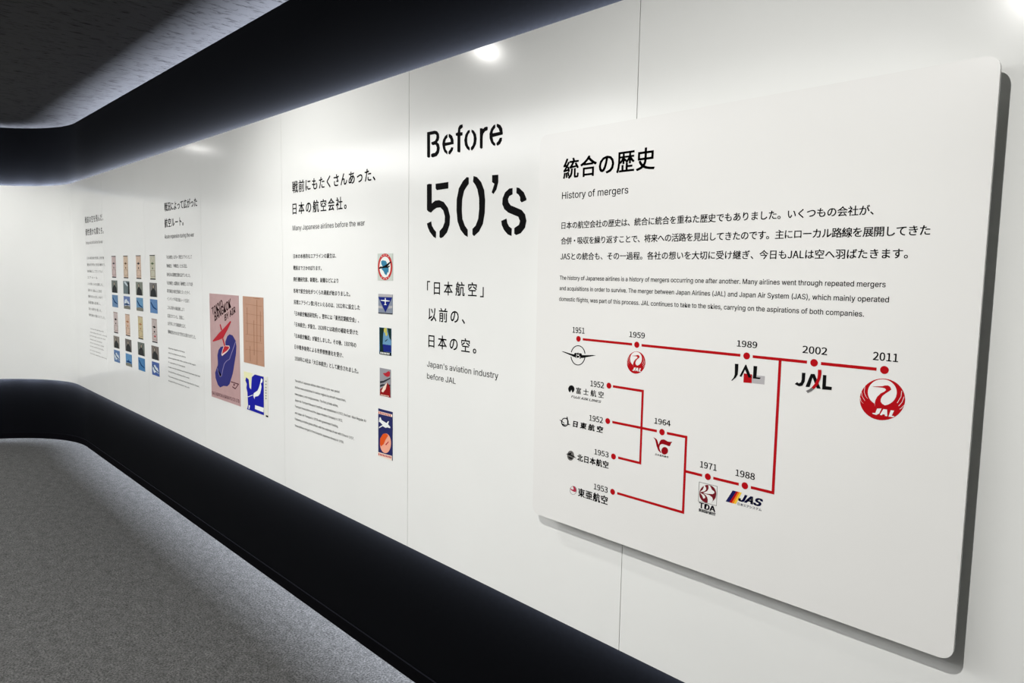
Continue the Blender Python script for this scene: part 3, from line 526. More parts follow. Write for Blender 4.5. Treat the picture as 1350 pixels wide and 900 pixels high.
    ('em_jda','leaf','darkred',[(-10211,12209),(-10148,12199),(-10096,12169),(-10062,12113),(-10039,12039),(-10012,12131),(-9974,12187),(-9914,12211),(-9864,12211),(-9772,12180),(-9702,12185),(-9640,12200),(-9685,12131),(-9684,12106),(-9712,12070),(-9757,12070),(-9838,12085),(-9929,12090),(-9979,12067),(-10007,12027),(-10013,11964),(-9981,11900),(-9943,11850),(-9979,11852),(-10043,11901),(-10098,12001),(-10135,12126),(-10163,12174)],0,None),
    ('em_jda','berry','darkred',[(-9751,11945),(-9755,11914),(-9767,11885),(-9788,11859),(-9816,11839),(-9846,11829),(-9877,11827),(-9906,11835),(-9929,11853),(-9945,11877),(-9951,11906),(-9947,11937),(-9934,11967),(-9913,11993),(-9886,12012),(-9855,12023),(-9824,12024),(-9796,12015),(-9773,11998),(-9757,11974)],0,None),
    ('em_tda','disc','maroon',[(-8360,11163),(-8363,11119),(-8373,11075),(-8392,11031),(-8418,10991),(-8450,10955),(-8488,10925),(-8530,10902),(-8573,10887),(-8618,10880),(-8661,10882),(-8701,10892),(-8738,10912),(-8768,10939),(-8791,10972),(-8806,11011),(-8813,11054),(-8810,11098),(-8799,11144),(-8780,11187),(-8753,11228),(-8720,11264),(-8681,11293),(-8639,11316),(-8595,11331),(-8551,11336),(-8508,11334),(-8469,11322),(-8433,11303),(-8404,11276),(-8382,11243),(-8367,11205)],0,None),
    ('em_tda','swirl','boardwhite',[(-8796,11104),(-8723,11179),(-8698,11243),(-8697,11301),(-8671,11290),(-8635,11246),(-8633,11201),(-8677,11150)],1,None),
    ('em_tda','swirl','boardwhite',[(-8579,11326),(-8535,11327),(-8474,11238),(-8411,11208),(-8409,11168),(-8457,11134),(-8543,11119),(-8650,11102),(-8706,11100),(-8664,11133),(-8597,11181),(-8568,11239),(-8567,11285)],1,None),
    ('em_tda','swirl','boardwhite',[(-8802,11091),(-8756,11079),(-8692,11065),(-8652,11029),(-8650,10989),(-8693,10964),(-8728,11028),(-8769,11070)],1,None),
    ('em_tda','swirl','boardwhite',[(-8687,11084),(-8630,11092),(-8542,11090),(-8465,11057),(-8438,11007),(-8448,10958),(-8483,10909),(-8576,10886),(-8573,10962),(-8589,11015),(-8629,11063)],1,None),
    ('em_tda','frame_line','midgrey',[(-8836,11353),(-8338,11356),(-8340,11347),(-8838,11343)],0,None),
    ('em_tda','frame_line','midgrey',[(-8338,11356),(-8335,10872),(-8344,10870),(-8348,11354)],0,None),
    ('em_tda','frame_line','midgrey',[(-8335,10872),(-8835,10862),(-8833,10871),(-8333,10882)],0,None),
    ('em_tda','frame_line','midgrey',[(-8835,10862),(-8836,11353),(-8826,11354),(-8825,10864)],0,None),
    ('em_jas','stripe','navy',[(-7939,11347),(-7844,11348),(-8009,11041),(-8106,11041)],0,'dark blue slanted stripe'),
    ('em_jas','stripe','red',[(-7844,11348),(-7798,11349),(-7949,11041),(-8009,11041)],0,'red slanted stripe'),
    ('em_jas','stripe','orange',[(-7798,11349),(-7757,11349),(-7898,11042),(-7949,11041)],0,'orange slanted stripe'),
    ('em_jas','stripe','yellow',[(-7757,11349),(-7708,11349),(-7843,11043),(-7898,11042)],0,'yellow slanted stripe'),
    ('em_fuji','oval','black',[(-12919,13111),(-12922,13083),(-12933,13056),(-12950,13031),(-12974,13011),(-13001,12997),(-13031,12989),(-13061,12989),(-13089,12996),(-13114,13010),(-13133,13029),(-13145,13054),(-13150,13081),(-13147,13110),(-13136,13137),(-13119,13162),(-13095,13182),(-13068,13196),(-13038,13204),(-13008,13204),(-12980,13196),(-12956,13182),(-12937,13163),(-12924,13138)],0,None),
    ('em_fuji','peak','boardwhite',[(-13026,13078),(-12989,12989),(-13001,12980),(-13060,12979),(-13076,12994)],1,None),
    ('em_nitto','ring','black',[(-13106,12126),(-13109,12096),(-13119,12066),(-13136,12039),(-13160,12014),(-13188,11994),(-13219,11981),(-13252,11973),(-13285,11973),(-13316,11979),(-13344,11993),(-13366,12012),(-13382,12036),(-13391,12064),(-13392,12094),(-13385,12124),(-13371,12154),(-13350,12180),(-13324,12202),(-13294,12219),(-13261,12230),(-13228,12233),(-13196,12230),(-13167,12220),(-13142,12203),(-13123,12181),(-13111,12155),(-13106,12127),(-13139,12121),(-13142,12144),(-13152,12165),(-13167,12183),(-13186,12196),(-13208,12205),(-13233,12207),(-13258,12205),(-13283,12196),(-13307,12183),(-13327,12165),(-13343,12144),(-13353,12121),(-13359,12097),(-13358,12073),(-13351,12050),(-13339,12031),(-13322,12015),(-13300,12004),(-13277,11999),(-13251,11999),(-13226,12004),(-13202,12015),(-13180,12031),(-13162,12051),(-13149,12073),(-13141,12097),(-13139,12121)],0,None),
    ('em_nitto','wing','black',[(-13464,12143),(-13402,12139),(-13263,12077),(-13270,12059),(-13393,12108)],1,None),
    ('em_nitto','wing','black',[(-13179,12281),(-13153,12268),(-13119,12164),(-13120,12090),(-13036,12069),(-13096,12048),(-13156,12061),(-13159,12146),(-13184,12223)],1,None),
    ('em_nitto','wing','black',[(-13353,12051),(-13238,12030),(-13156,12061),(-13238,12007),(-13321,12010)],1,None),
    ('em_kita','globe','midgrey',[(-12866,11196),(-12869,11158),(-12881,11121),(-12901,11087),(-12927,11059),(-12958,11038),(-12992,11026),(-13026,11024),(-13058,11032),(-13086,11049),(-13108,11075),(-13123,11107),(-13128,11143),(-13125,11181),(-13113,11219),(-13093,11252),(-13067,11281),(-13035,11301),(-13002,11313),(-12968,11314),(-12936,11306),(-12908,11289),(-12886,11263),(-12872,11232)],0,None),
    ('em_kita','bird','black',[(-13175,11180),(-13056,11227),(-12953,11280),(-12987,11206),(-12860,11180),(-12784,11138),(-12904,11154),(-13031,11174)],1,None),
    ('em_kita','land','black',[(-13082,11124),(-12962,11119),(-12902,11102),(-12975,11070),(-13051,11078)],1,None),
    ('em_toa','ring','midgrey',[(-12736,10211),(-12738,10181),(-12747,10151),(-12762,10123),(-12783,10098),(-12808,10077),(-12835,10062),(-12865,10053),(-12894,10051),(-12921,10056),(-12946,10068),(-12965,10086),(-12980,10109),(-12987,10136),(-12989,10165),(-12983,10195),(-12970,10225),(-12952,10252),(-12929,10275),(-12902,10293),(-12874,10304),(-12844,10310),(-12816,10308),(-12790,10299),(-12768,10284),(-12751,10264),(-12740,10239),(-12736,10211),(-12747,10208),(-12751,10234),(-12761,10258),(-12776,10277),(-12796,10291),(-12820,10299),(-12846,10301),(-12873,10296),(-12899,10285),(-12923,10269),(-12944,10247),(-12961,10222),(-12972,10195),(-12977,10167),(-12976,10139),(-12969,10114),(-12956,10093),(-12938,10076),(-12916,10065),(-12891,10060),(-12864,10062),(-12838,10070),(-12812,10084),(-12790,10103),(-12771,10126),(-12757,10153),(-12749,10180),(-12747,10208)],0,None),
    ('em_toa','bird','crimson',[(-12894,10297),(-12818,10309),(-12760,10248),(-12744,10176),(-12798,10147),(-12875,10151),(-12938,10168),(-12996,10224),(-12946,10204),(-12862,10197),(-12843,10228),(-12865,10271)],1,None),
    ('tokyo','island','indigo',[(-38834,12353),(-38558,12669),(-38244,12797),(-37839,12764),(-37452,12505),(-37366,12225),(-37434,11807),(-37602,11418),(-37773,10985),(-37941,10632),(-38213,10263),(-38379,10032),(-38698,9864),(-39228,9818),(-39719,9669),(-40040,9781),(-40351,10137),(-40389,10439),(-40153,10727),(-39978,10920),(-39966,11138),(-40002,11481),(-39821,11800),(-39487,12001),(-39058,12072),(-38791,12166),(-38841,12225)],0,'blue island shape'),
    ('tokyo','tail_outline','pinkpale',[(-39056,12114),(-38326,12164),(-38239,12045),(-38601,11803),(-39332,11501),(-39435,11577),(-39283,11826)],1,None),
    ('tokyo','aeroplane','posterred',[(-40654,12250),(-40164,12505),(-39716,12753),(-38953,13103),(-38106,13533),(-37986,13499),(-38434,13096),(-39141,12519),(-39737,12366),(-40601,12202)],2,'red aeroplane wing'),
    ('tokyo','fuselage','posterred',[(-39581,13253),(-39452,13274),(-39255,12977),(-39406,12924)],1,None),
    ('tokyo','fuselage','posterred',[(-39260,12467),(-39110,12509),(-38856,12118),(-39005,12085)],2,None),
    ('tokyo','tail','posterred',[(-38984,12086),(-38379,12117),(-38332,12037),(-38650,11862),(-39326,11609),(-39208,11833)],2,None),
    ('tokyo','route_line','lilac',[(-37484,12462),(-37855,12017),(-38123,11701),(-38341,11428),(-38763,11281),(-39066,11101),(-39319,10732),(-39498,10367),(-39719,10276),(-39925,10491),(-40075,10736),(-40010,10725),(-39860,10481),(-39654,10267),(-39435,10357),(-39255,10721),(-39003,11090),(-38701,11270),(-38280,11417),(-38063,11690),(-37795,12005),(-37425,12450)],1,None),
    ('tokyo','winged_badge','posterbrown',[(-38216,10212),(-37112,10198),(-37143,10161),(-37625,9833),(-38026,9907),(-37973,9956),(-37622,9896),(-37262,10146),(-38167,10159)],1,None),
    ('tokyo','winged_badge','posterbrown',[(-37813,10123),(-37663,10113),(-37707,10011),(-37869,10020)],1,None),
    ('map','land','mapyellow',[(-36480,10948),(-35434,10958),(-35525,10752),(-35711,10230),(-36046,10187),(-36374,10435),(-36449,10680)],0,None),
    ('map','sea','royal',[(-35109,10942),(-34079,10939),(-34109,8954),(-36139,8961),(-36002,9218),(-36060,9860),(-36176,10098),(-36108,10323),(-36287,10482),(-36178,10668),(-35862,10587),(-35796,10165),(-35592,10095),(-35483,10757)],1,'deep blue sea'),
    ('map','islands','mapwhite',[(-34356,10837),(-34178,10779),(-34246,10625),(-34421,10568),(-34332,10405),(-34402,10222),(-34520,10014),(-34748,9860),(-35138,9771),(-35200,9638),(-35317,9782),(-35270,9930),(-34818,10132),(-34652,10294),(-34501,10524)],2,None),
    ('map','islands','mapwhite',[(-35918,9212),(-35768,9209),(-35860,8993),(-35943,9009)],2,None),
    ('map','text_box','mapwhite',[(-35130,9328),(-34096,9340),(-34143,9099),(-35155,9121)],2,None),
    ('map','route_line','mapwhite',[(-36407,9657),(-35984,9661),(-35355,9848),(-35331,9830),(-35968,9638),(-36408,9632)],2,None),
    ('map','character','black',[(-33869,10768),(-33761,10767),(-33763,10722),(-33870,10723)],1,None),
    ('map','character','black',[(-33874,10605),(-33767,10605),(-33768,10560),(-33876,10560)],1,None),
    ('map','character','black',[(-33880,10446),(-33772,10446),(-33774,10401),(-33881,10401)],1,None),
    ('map','character','black',[(-33885,10300),(-33777,10300),(-33778,10255),(-33886,10255)],1,None),
    ('map','character','black',[(-33889,10161),(-33782,10162),(-33783,10117),(-33891,10116)],1,None),
    ('map','character','black',[(-33894,10022),(-33786,10023),(-33788,9978),(-33896,9977)],1,None),
    ('map','character','black',[(-33899,9883),(-33791,9884),(-33792,9839),(-33900,9838)],1,None),
    ('map','corner_mark','black',[(-33890,8999),(-33621,9000),(-33639,8921),(-33893,8915)],1,None),
    ('e1','ring','crimsonring',[(-22682,16530),(-22689,16442),(-22711,16356),(-22747,16275),(-22795,16202),(-22856,16138),(-22926,16085),(-23004,16046),(-23087,16022),(-23174,16012),(-23261,16019),(-23345,16041),(-23425,16078),(-23498,16128),(-23560,16192),(-23611,16266),(-23649,16348),(-23672,16435),(-23680,16526),(-23672,16617),(-23649,16704),(-23612,16786),(-23561,16860),(-23498,16924),(-23426,16975),(-23347,17013),(-23262,17035),(-23176,17042),(-23089,17034),(-23006,17010),(-22928,16972),(-22858,16920),(-22797,16857),(-22748,16784),(-22712,16704),(-22690,16618)],0,'red ring with pale lettering'),
    ('e1','disc','mapwhite',[(-22796,16523),(-22804,16440),(-22828,16360),(-22867,16287),(-22919,16224),(-22983,16174),(-23056,16138),(-23134,16120),(-23214,16119),(-23293,16135),(-23367,16169),(-23432,16218),(-23487,16281),(-23527,16354),(-23553,16435),(-23561,16520),(-23553,16605),(-23528,16686),(-23487,16760),(-23433,16823),(-23367,16872),(-23294,16906),(-23215,16923),(-23135,16923),(-23057,16905),(-22985,16870),(-22921,16821),(-22868,16758),(-22829,16686),(-22804,16606)],1,None),
    ('e1','character','pinkpale',[(-23420,16953),(-23373,16953),(-23373,16901),(-23420,16901)],1,None),
    ('e1','character','pinkpale',[(-23275,17007),(-23229,17006),(-23229,16954),(-23275,16955)],1,None),
    ('e1','character','pinkpale',[(-23122,17006),(-23076,17005),(-23076,16953),(-23122,16954)],1,None),
    ('e1','character','pinkpale',[(-22979,16950),(-22934,16950),(-22934,16898),(-22979,16898)],1,None),
    ('e1','character','pinkpale',[(-22978,16159),(-22932,16159),(-22931,16107),(-22977,16106)],1,None),
    ('e1','character','pinkpale',[(-23121,16102),(-23074,16103),(-23074,16050),(-23120,16050)],1,None),
    ('e1','character','pinkpale',[(-23274,16099),(-23227,16100),(-23227,16048),(-23274,16047)],1,None),
    ('e1','character','pinkpale',[(-23419,16152),(-23372,16153),(-23372,16100),(-23419,16100)],1,None),
    ('e1','map','teal',[(-23443,16740),(-23338,16783),(-23135,16763),(-23048,16691),(-23059,16610),(-22921,16464),(-22932,16302),(-22989,16334),(-23076,16203),(-23192,16251),(-23279,16364),(-23396,16435),(-23349,16560),(-23426,16642)],2,None),
    ('e1','aeroplane','black',[(-23603,16477),(-23455,16553),(-23385,16527),(-23192,16577),(-22808,16736),(-22751,16717),(-23013,16545),(-22847,16575),(-22864,16529),(-22990,16490),(-23134,16496),(-23338,16475),(-23573,16451)],3,None),
    ('e2','caption_band','lightgrey',[(-23650,15460),(-22679,15458),(-22678,15368),(-23650,15367)],0,None),
    ('e2','triangle','indigo2',[(-23650,15343),(-22684,15358),(-23148,14759)],1,'dark blue triangle'),
    ('e2','aeroplane','mapwhite',[(-23178,15317),(-23126,15319),(-23114,15241),(-22855,15228),(-22854,15205),(-23120,15188),(-23125,15082),(-23067,15072),(-23067,15052),(-23236,15048),(-23236,15065),(-23178,15080),(-23184,15189),(-23472,15210),(-23472,15230),(-23184,15241)],2,None),
    ('e2','stripe','lightgrey',[(-23644,15001),(-23395,14995),(-23324,14899),(-23644,14907)],0,None),
    ('e2','stripe','lightgrey',[(-22900,15017),(-22683,15043),(-22682,14945),(-22969,14915)],0,None),
    ('e2','caption_band','charcoal',[(-23650,14733),(-22676,14744),(-22676,14708),(-23650,14697)],0,None),
    ('e3','palm','darkgreen',[(-23566,14143),(-23217,14143),(-23305,13921),(-23346,13518),(-23275,13189),(-23512,13134),(-23554,13668)],1,None),
    ('e3','palm','darkgreen',[(-23013,14160),(-22760,14151),(-22758,13681),(-22868,13788),(-22955,13979)],1,None),
    ('e3','fruit','straw',[(-23030,14066),(-23041,14020),(-23072,13981),(-23116,13957),(-23166,13954),(-23210,13971),(-23241,14006),(-23252,14051),(-23241,14098),(-23210,14137),(-23166,14160),(-23117,14164),(-23072,14146),(-23041,14111)],2,None),
    ('e3','fruit','straw',[(-22995,13927),(-23005,13886),(-23033,13855),(-23071,13842),(-23109,13850),(-23136,13877),(-23147,13916),(-23137,13956),(-23109,13987),(-23071,14001),(-23033,13993),(-23005,13966)],2,None),
    ('e3','sea','indigo2',[(-23512,13497),(-22758,13500),(-22757,13230),(-23554,13198)],0,None),
    ('e3','caption_band','black',[(-23554,13204),(-22757,13217),(-22751,13092),(-23554,13083)],2,None),
    ('e3','character','mapwhite',[(-23482,13181),(-23417,13180),(-23417,13109),(-23482,13110)],3,None),
    ('e3','character','mapwhite',[(-23369,13182),(-23304,13181),(-23304,13111),(-23369,13112)],3,None),
    ('e3','character','mapwhite',[(-23257,13184),(-23192,13183),(-23192,13113),(-23257,13114)],3,None),
    ('e3','character','mapwhite',[(-23145,13185),(-23081,13185),(-23081,13115),(-23145,13115)],3,None),
    ('e3','character','mapwhite',[(-23034,13187),(-22970,13186),(-22970,13117),(-23034,13117)],3,None),
    ('e3','character','mapwhite',[(-22924,13188),(-22860,13188),(-22860,13118),(-22924,13119)],3,None),
    ('e3','aeroplane','black',[(-23187,13630),(-23012,13727),(-22995,13712),(-23129,13619)],1,None),
    ('e4','aeroplane','posterred',[(-23333,12345),(-23126,12375),(-22922,12475),(-22818,12436),(-22852,12283),(-23009,12231),(-23185,12261)],1,None),
    ('e4','stripe','charcoal',[(-23523,12001),(-23273,12049),(-22817,12230),(-22817,12177),(-23273,11974),(-23523,11910)],0,None),
    ('e4','stripe','charcoal',[(-23523,11849),(-23362,11903),(-22816,11954),(-22816,11871),(-23273,11846),(-23523,11764)],0,None),
    ('e4','hull','deepred',[(-23008,12020),(-22816,11838),(-22803,11439),(-23529,11430),(-23511,11680),(-23273,11813)],1,None),
    ('e4','sail','cream',[(-23008,12020),(-23273,11813),(-23421,11607),(-23302,11579),(-23125,11731)],2,None),
    ('e4','character','cream',[(-23463,11483),(-23403,11484),(-23403,11443),(-23463,11442)],2,None),
    ('e4','character','cream',[(-23361,11486),(-23302,11487),(-23302,11446),(-23361,11445)],2,None),
    ('e4','character','cream',[(-23260,11489),(-23201,11490),(-23201,11449),(-23260,11448)],2,None),
    ('e4','character','cream',[(-23160,11492),(-23101,11493),(-23101,11452),(-23160,11451)],2,None),
    ('e4','character','cream',[(-23060,11494),(-23001,11496),(-23001,11455),(-23060,11454)],2,None),
    ('e4','character','cream',[(-22960,11497),(-22902,11499),(-22902,11458),(-22960,11457)],2,None),
    ('e5','caption_band','cream',[(-23656,10777),(-22666,10784),(-22671,10687),(-23656,10669)],0,None),
    ('e5','caption_band','cream',[(-23666,9098),(-22681,9131),(-22691,8946),(-23672,8951)],0,None),
    ('e5','character','posterred',[(-23623,10764),(-23563,10764),(-23563,10684),(-23623,10684)],1,None),
    ('e5','character','posterred',[(-23509,10765),(-23449,10765),(-23449,10685),(-23509,10685)],1,None),
    ('e5','character','posterred',[(-23395,10766),(-23336,10766),(-23336,10686),(-23395,10686)],1,None),
    ('e5','character','posterred',[(-23283,10766),(-23224,10766),(-23224,10687),(-23282,10687)],1,None),
    ('e5','character','posterred',[(-23170,10767),(-23112,10767),(-23112,10688),(-23170,10688)],1,None),
    ('e5','character','posterred',[(-23059,10768),(-23001,10768),(-23001,10689),(-23059,10689)],1,None),
    ('e5','character','posterred',[(-22948,10769),(-22890,10769),(-22890,10690),(-22948,10690)],1,None),
    ('e5','character','posterred',[(-22838,10770),(-22780,10770),(-22780,10691),(-22838,10691)],1,None),
    ('e5','character','posterred',[(-23633,9064),(-23568,9068),(-23568,8984),(-23633,8980)],1,None),
    ('e5','character','posterred',[(-23527,9069),(-23461,9072),(-23461,8988),(-23527,8985)],1,None),
    ('e5','character','posterred',[(-23421,9073),(-23356,9076),(-23356,8993),(-23421,8989)],1,None),
    ('e5','character','posterred',[(-23315,9077),(-23251,9081),(-23250,8997),(-23315,8993)],1,None),
    ('e5','character','posterred',[(-23210,9081),(-23146,9085),(-23146,9002),(-23210,8998)],1,None),
    ('e5','character','posterred',[(-23106,9085),(-23042,9089),(-23042,9006),(-23106,9002)],1,None),
    ('e5','character','posterred',[(-23002,9090),(-22939,9093),(-22938,9010),(-23002,9007)],1,None),
    ('e5','character','posterred',[(-22899,9094),(-22836,9097),(-22835,9015),(-22899,9011)],1,None),
    ('e5','character','posterred',[(-22796,9098),(-22733,9101),(-22733,9019),(-22796,9015)],1,None),
    ('e5','aeroplane','mapwhite',[(-23601,10344),(-23557,10530),(-23481,10549),(-23411,10446),(-23063,10381),(-22947,10482),(-22889,10470),(-22958,10353),(-22800,10273),(-22810,10220),(-23010,10222),(-23116,10179),(-23330,10214),(-23601,10084),(-23574,10141),(-23330,10266),(-23519,10345)],1,None),
    ('e5','globe','salmon',[(-22745,9630),(-22754,9546),(-22778,9463),(-22818,9383),(-22871,9311),(-22936,9249),(-23010,9201),(-23089,9168),(-23171,9152),(-23251,9153),(-23326,9173),(-23393,9209),(-23448,9261),(-23490,9326),(-23516,9402),(-23524,9484),(-23516,9569),(-23490,9654),(-23449,9735),(-23394,9807),(-23327,9868),(-23252,9915),(-23172,9947),(-23091,9961),(-23012,9958),(-22938,9937),(-22873,9900),(-22819,9849),(-22779,9784),(-22754,9710)],1,'salmon globe'),
    ('e5','land','orange2',[(-23132,9953),(-23303,9901),(-23503,9689),(-23524,9453),(-23448,9368),(-23249,9505),(-23115,9714),(-22946,9898),(-22999,9949)],2,None),
    ('e5','land','posterred',[(-23141,9509),(-22929,9672),(-22903,9646),(-23088,9480)],2,None),
    ('tan','drawing_line','tanline',[(-34752,14815),(-34858,11497),(-34805,11490),(-34699,14806)],0,None),
    ('tan','drawing_line','tanline',[(-35152,13748),(-35176,11938),(-35122,11931),(-35098,13739)],0,None),
    ('tan','drawing_line','tanline',[(-35955,14375),(-35965,12983),(-35910,12975),(-35899,14365)],0,None),
    ('tan','drawing_line','tanline',[(-34375,14254),(-34404,12710),(-34352,12702),(-34323,14246)],0,None),
    ('tan','drawing_line','tanline',[(-35664,12370),(-35668,11572),(-35613,11566),(-35609,12362)],0,None),
    ('tan','drawing_line','tanline',[(-36107,14546),(-34122,14508),(-34122,14492),(-36107,14530)],0,None),
    ('tan','drawing_line','tanline',[(-36127,14049),(-34138,14029),(-34139,14014),(-36128,14033)],0,None),
    ('tan','drawing_line','tanline',[(-36148,13549),(-34155,13549),(-34156,13534),(-36149,13533)],0,None),
    ('tan','drawing_line','tanline',[(-36173,12968),(-34175,12990),(-34176,12975),(-36174,12952)],0,None),
    ('tan','drawing_line','tanline',[(-36188,12606),(-34187,12642),(-34188,12627),(-36189,12590)],0,None),
    ('tan','drawing_line','tanline',[(-36207,12163),(-34202,12216),(-34203,12201),(-36207,12146)],0,None),
    ('tan','drawing_line','tanline',[(-35171,14897),(-34370,14887),(-34371,14860),(-35172,14870)],0,None),
]
SLANTED = [
    ('tokyo', 'TOKYO', [(-40615, 13722), (-39070, 14283), (-40716, 14106)], 'posterbrown', 0.02),
    ('tokyo', 'BANGKOK', [(-40280, 13395), (-37967, 14304), (-40331, 13853)], 'posterbrown', 0.02),
    ('tokyo', 'BY AIR', [(-38849, 13489), (-37381, 14045), (-38895, 13813)], 'posterbrown', 0.02),
    ('tokyo', 'DAI NIPPON AIRWAYS CO LTD', [(-40866, 9122), (-37090, 9157), (-40901, 9309)], 'posterbrown', 0),
]
DOTS = [(-1.282, 1.4551, 0.0081), (-1.0824, 1.4551, 0.0081), (-0.7757, 1.4551, 0.0081), (-0.6213, 1.4551, 0.0081), (-0.4814, 1.4551, 0.0081), (-1.1695, 1.3364, 0.0081), (-1.1699, 1.239, 0.0081), (-0.9952, 1.239, 0.0081), (-1.1463, 1.1453, 0.0081), (-1.1455, 1.0473, 0.0081), (-0.8604, 1.1529, 0.0081), (-0.7642, 1.1529, 0.0081)]

# ------------------------------------------------------------------ the information board
BX0, BX1, BZ0, BZ1 = -1.4477, -0.3260, 0.9101, 2.0329
BY = -0.05
ORG = (-0.9, BY, BZ0)
board = empty('information_board', ORG)
tag(board, 'large white rounded board on stand-offs with a red branching timeline of airline mergers', 'board')
bm_me = shape_mesh('board_panel', round_rect(BX0, BX1, BZ0, BZ1, 0.024), BY, 0.008, ORG)
b_ = bmesh.new(); b_.from_mesh(bm_me)
bk = [v for v in b_.verts if v.co.y > 0.004]
bk_loop = [e for e in b_.edges if e.is_boundary]
if bk_loop: bmesh.ops.contextual_create(b_, geom=bk_loop)
b_.to_mesh(bm_me); b_.free()
link('board_panel', bm_me, BOARDM, board)
def cyl_y(name, x, z, r, y0, y1, origin, n=20):
    ox, oy, oz = origin
    v = [(x + r * math.cos(2 * math.pi * i / n) - ox, yy - oy, z + r * math.sin(2 * math.pi * i / n) - oz) for yy in (y0, y1) for i in range(n)]
    f = [(i, (i + 1) % n, n + (i + 1) % n, n + i) for i in range(n)] + [tuple(range(n))[::-1], tuple(range(n, 2 * n))]
    return mesh(name, v, f)
for x, z in ((-1.3, 1.1), (-0.5, 1.1), (-1.3, 1.85), (-0.5, 1.85)):
    link('stand_off', cyl_y('stand_off', x, z, 0.012, BY + 0.008, 0.0, ORG), METAL, board)
# timeline
LZ, HW = BY - 0.0004, 0.00325
def bar(x0, z0, x1, z1):
    if abs(z1 - z0) < 1e-6: pts = [(x0, z0 - HW), (x1, z0 - HW), (x1, z0 + HW), (x0, z0 + HW)]
    else: pts = [(x0 - HW, z0), (x0 + HW, z0), (x0 + HW, z1), (x0 - HW, z1)]
    link('timeline_bar', shape_mesh('timeline_bar', pts, LZ, 0.0004, ORG), ink('red'), board)
for q in [(-1.2661, 1.4551, -1.0975, 1.4551), (-1.0674, 1.4551, -0.7914, 1.4551), (-0.7609, 1.4551, -0.6365, 1.4551), (-0.6067, 1.4551, -0.4962, 1.4551),
          (-0.6962, 1.1493, -0.6962, 1.4519), (-0.7493, 1.1526, -0.6995, 1.1526), (-1.1559, 1.3364, -1.0553, 1.3364),
          (-1.0586, 1.1420, -1.0586, 1.3332), (-1.1306, 1.1453, -1.0618, 1.1453), (-1.1541, 1.2390, -1.0618, 1.2390), (-1.0553, 1.2390, -1.0108, 1.2390),
          (-0.9804, 1.2390, -0.9212, 1.2390), (-0.9245, 1.0440, -0.9245, 1.2358), (-1.1300, 1.0473, -0.9277, 1.0473),
          (-0.9212, 1.1529, -0.8759, 1.1529), (-0.8457, 1.1529, -0.7794, 1.1529)]:
    bar(*q)
for x, z, r in DOTS:
    pts = [(x + r * math.cos(2 * math.pi * i / 28), z + r * math.sin(2 * math.pi * i / 28)) for i in range(28)]
    link('timeline_dot', shape_mesh('timeline_dot', pts, LZ, 0.0004, ORG), ink('red'), board)
EMBLEMS = {
    'em_wings': ('winged_emblem', 'black line circle crossed by spread wings'),
    'em_crane_small': ('crane_emblem', 'small red crane disc'),
    'em_crane_large': ('crane_emblem', 'large red crane disc under the last year'),
    'em_jal89': ('letter_emblem', 'black serif letters over red and grey blocks'),
    'em_jal02': ('letter_emblem', 'bold black letters with a red arc'),
    'em_jda': ('bird_emblem', 'dark red stylised bird'),
    'em_tda': ('swirl_emblem', 'maroon swirl disc in a thin square'),
    'em_jas': ('striped_emblem', 'slanted stripes beside blue italic letters'),
    'em_fuji': ('oval_emblem', 'black oval with a notch beside company name'),
    'em_nitto': ('globe_emblem', 'line-drawn globe and bird beside bold company name'),
    'em_kita': ('globe_emblem', 'grey globe with black bird beside company name'),
    'em_toa': ('bird_emblem', 'pale red bird in a ring beside company name'),
}
# ------------------------------------------------------------------ lettering and prints on the wall
WALLTEXT = {
    'w4h': ('heading_lettering', "very large black stencil heading reading Before 50's", 'lettering', None),
    'w4': ('subheading_lettering', 'black Japanese subheading with two English lines right below the large stencil heading', 'lettering', None),
    'w3t': ('title_lettering', 'two-line black Japanese title ending Many Japanese airlines before the war', 'lettering', 'section titles on the wall'),
    'w3b': ('text_block', 'ten-line Japanese paragraph with small English text left of the five coloured emblems', 'text', 'paragraphs on the wall'),
    'w2t': ('title_lettering', 'two-line black title reading Route expansion during the war, above the paragraph beside the pink poster', 'lettering', 'section titles on the wall'),
    'w2b': ('text_block', 'narrow Japanese and English paragraph between the photo grid and the pink poster', 'text', 'paragraphs on the wall'),
    'w1t': ('title_lettering', 'small grey two-line title farthest left on the wall', 'lettering', 'section titles on the wall'),
    'w1b': ('text_block', 'faint grey paragraph farthest left, left of the photo grid', 'text', 'paragraphs on the wall'),
}
ROOT, ORIGIN = {}, {}
for k, (nm, lab, cat, grp) in WALLTEXT.items():
    xs = [q[4] * M4 for q in TEXTS if q[0] == k] + [p[0] * M4 for s in SHAPES if s[0] == k for p in s[3]]
    zs = [q[6] * M4 for q in TEXTS if q[0] == k] + [p[1] * M4 for s in SHAPES if s[0] == k for p in s[3]]
    ORIGIN[k] = (min(xs), 0.0, min(zs)); ROOT[k] = tag(empty(nm, ORIGIN[k]), lab, cat, grp)

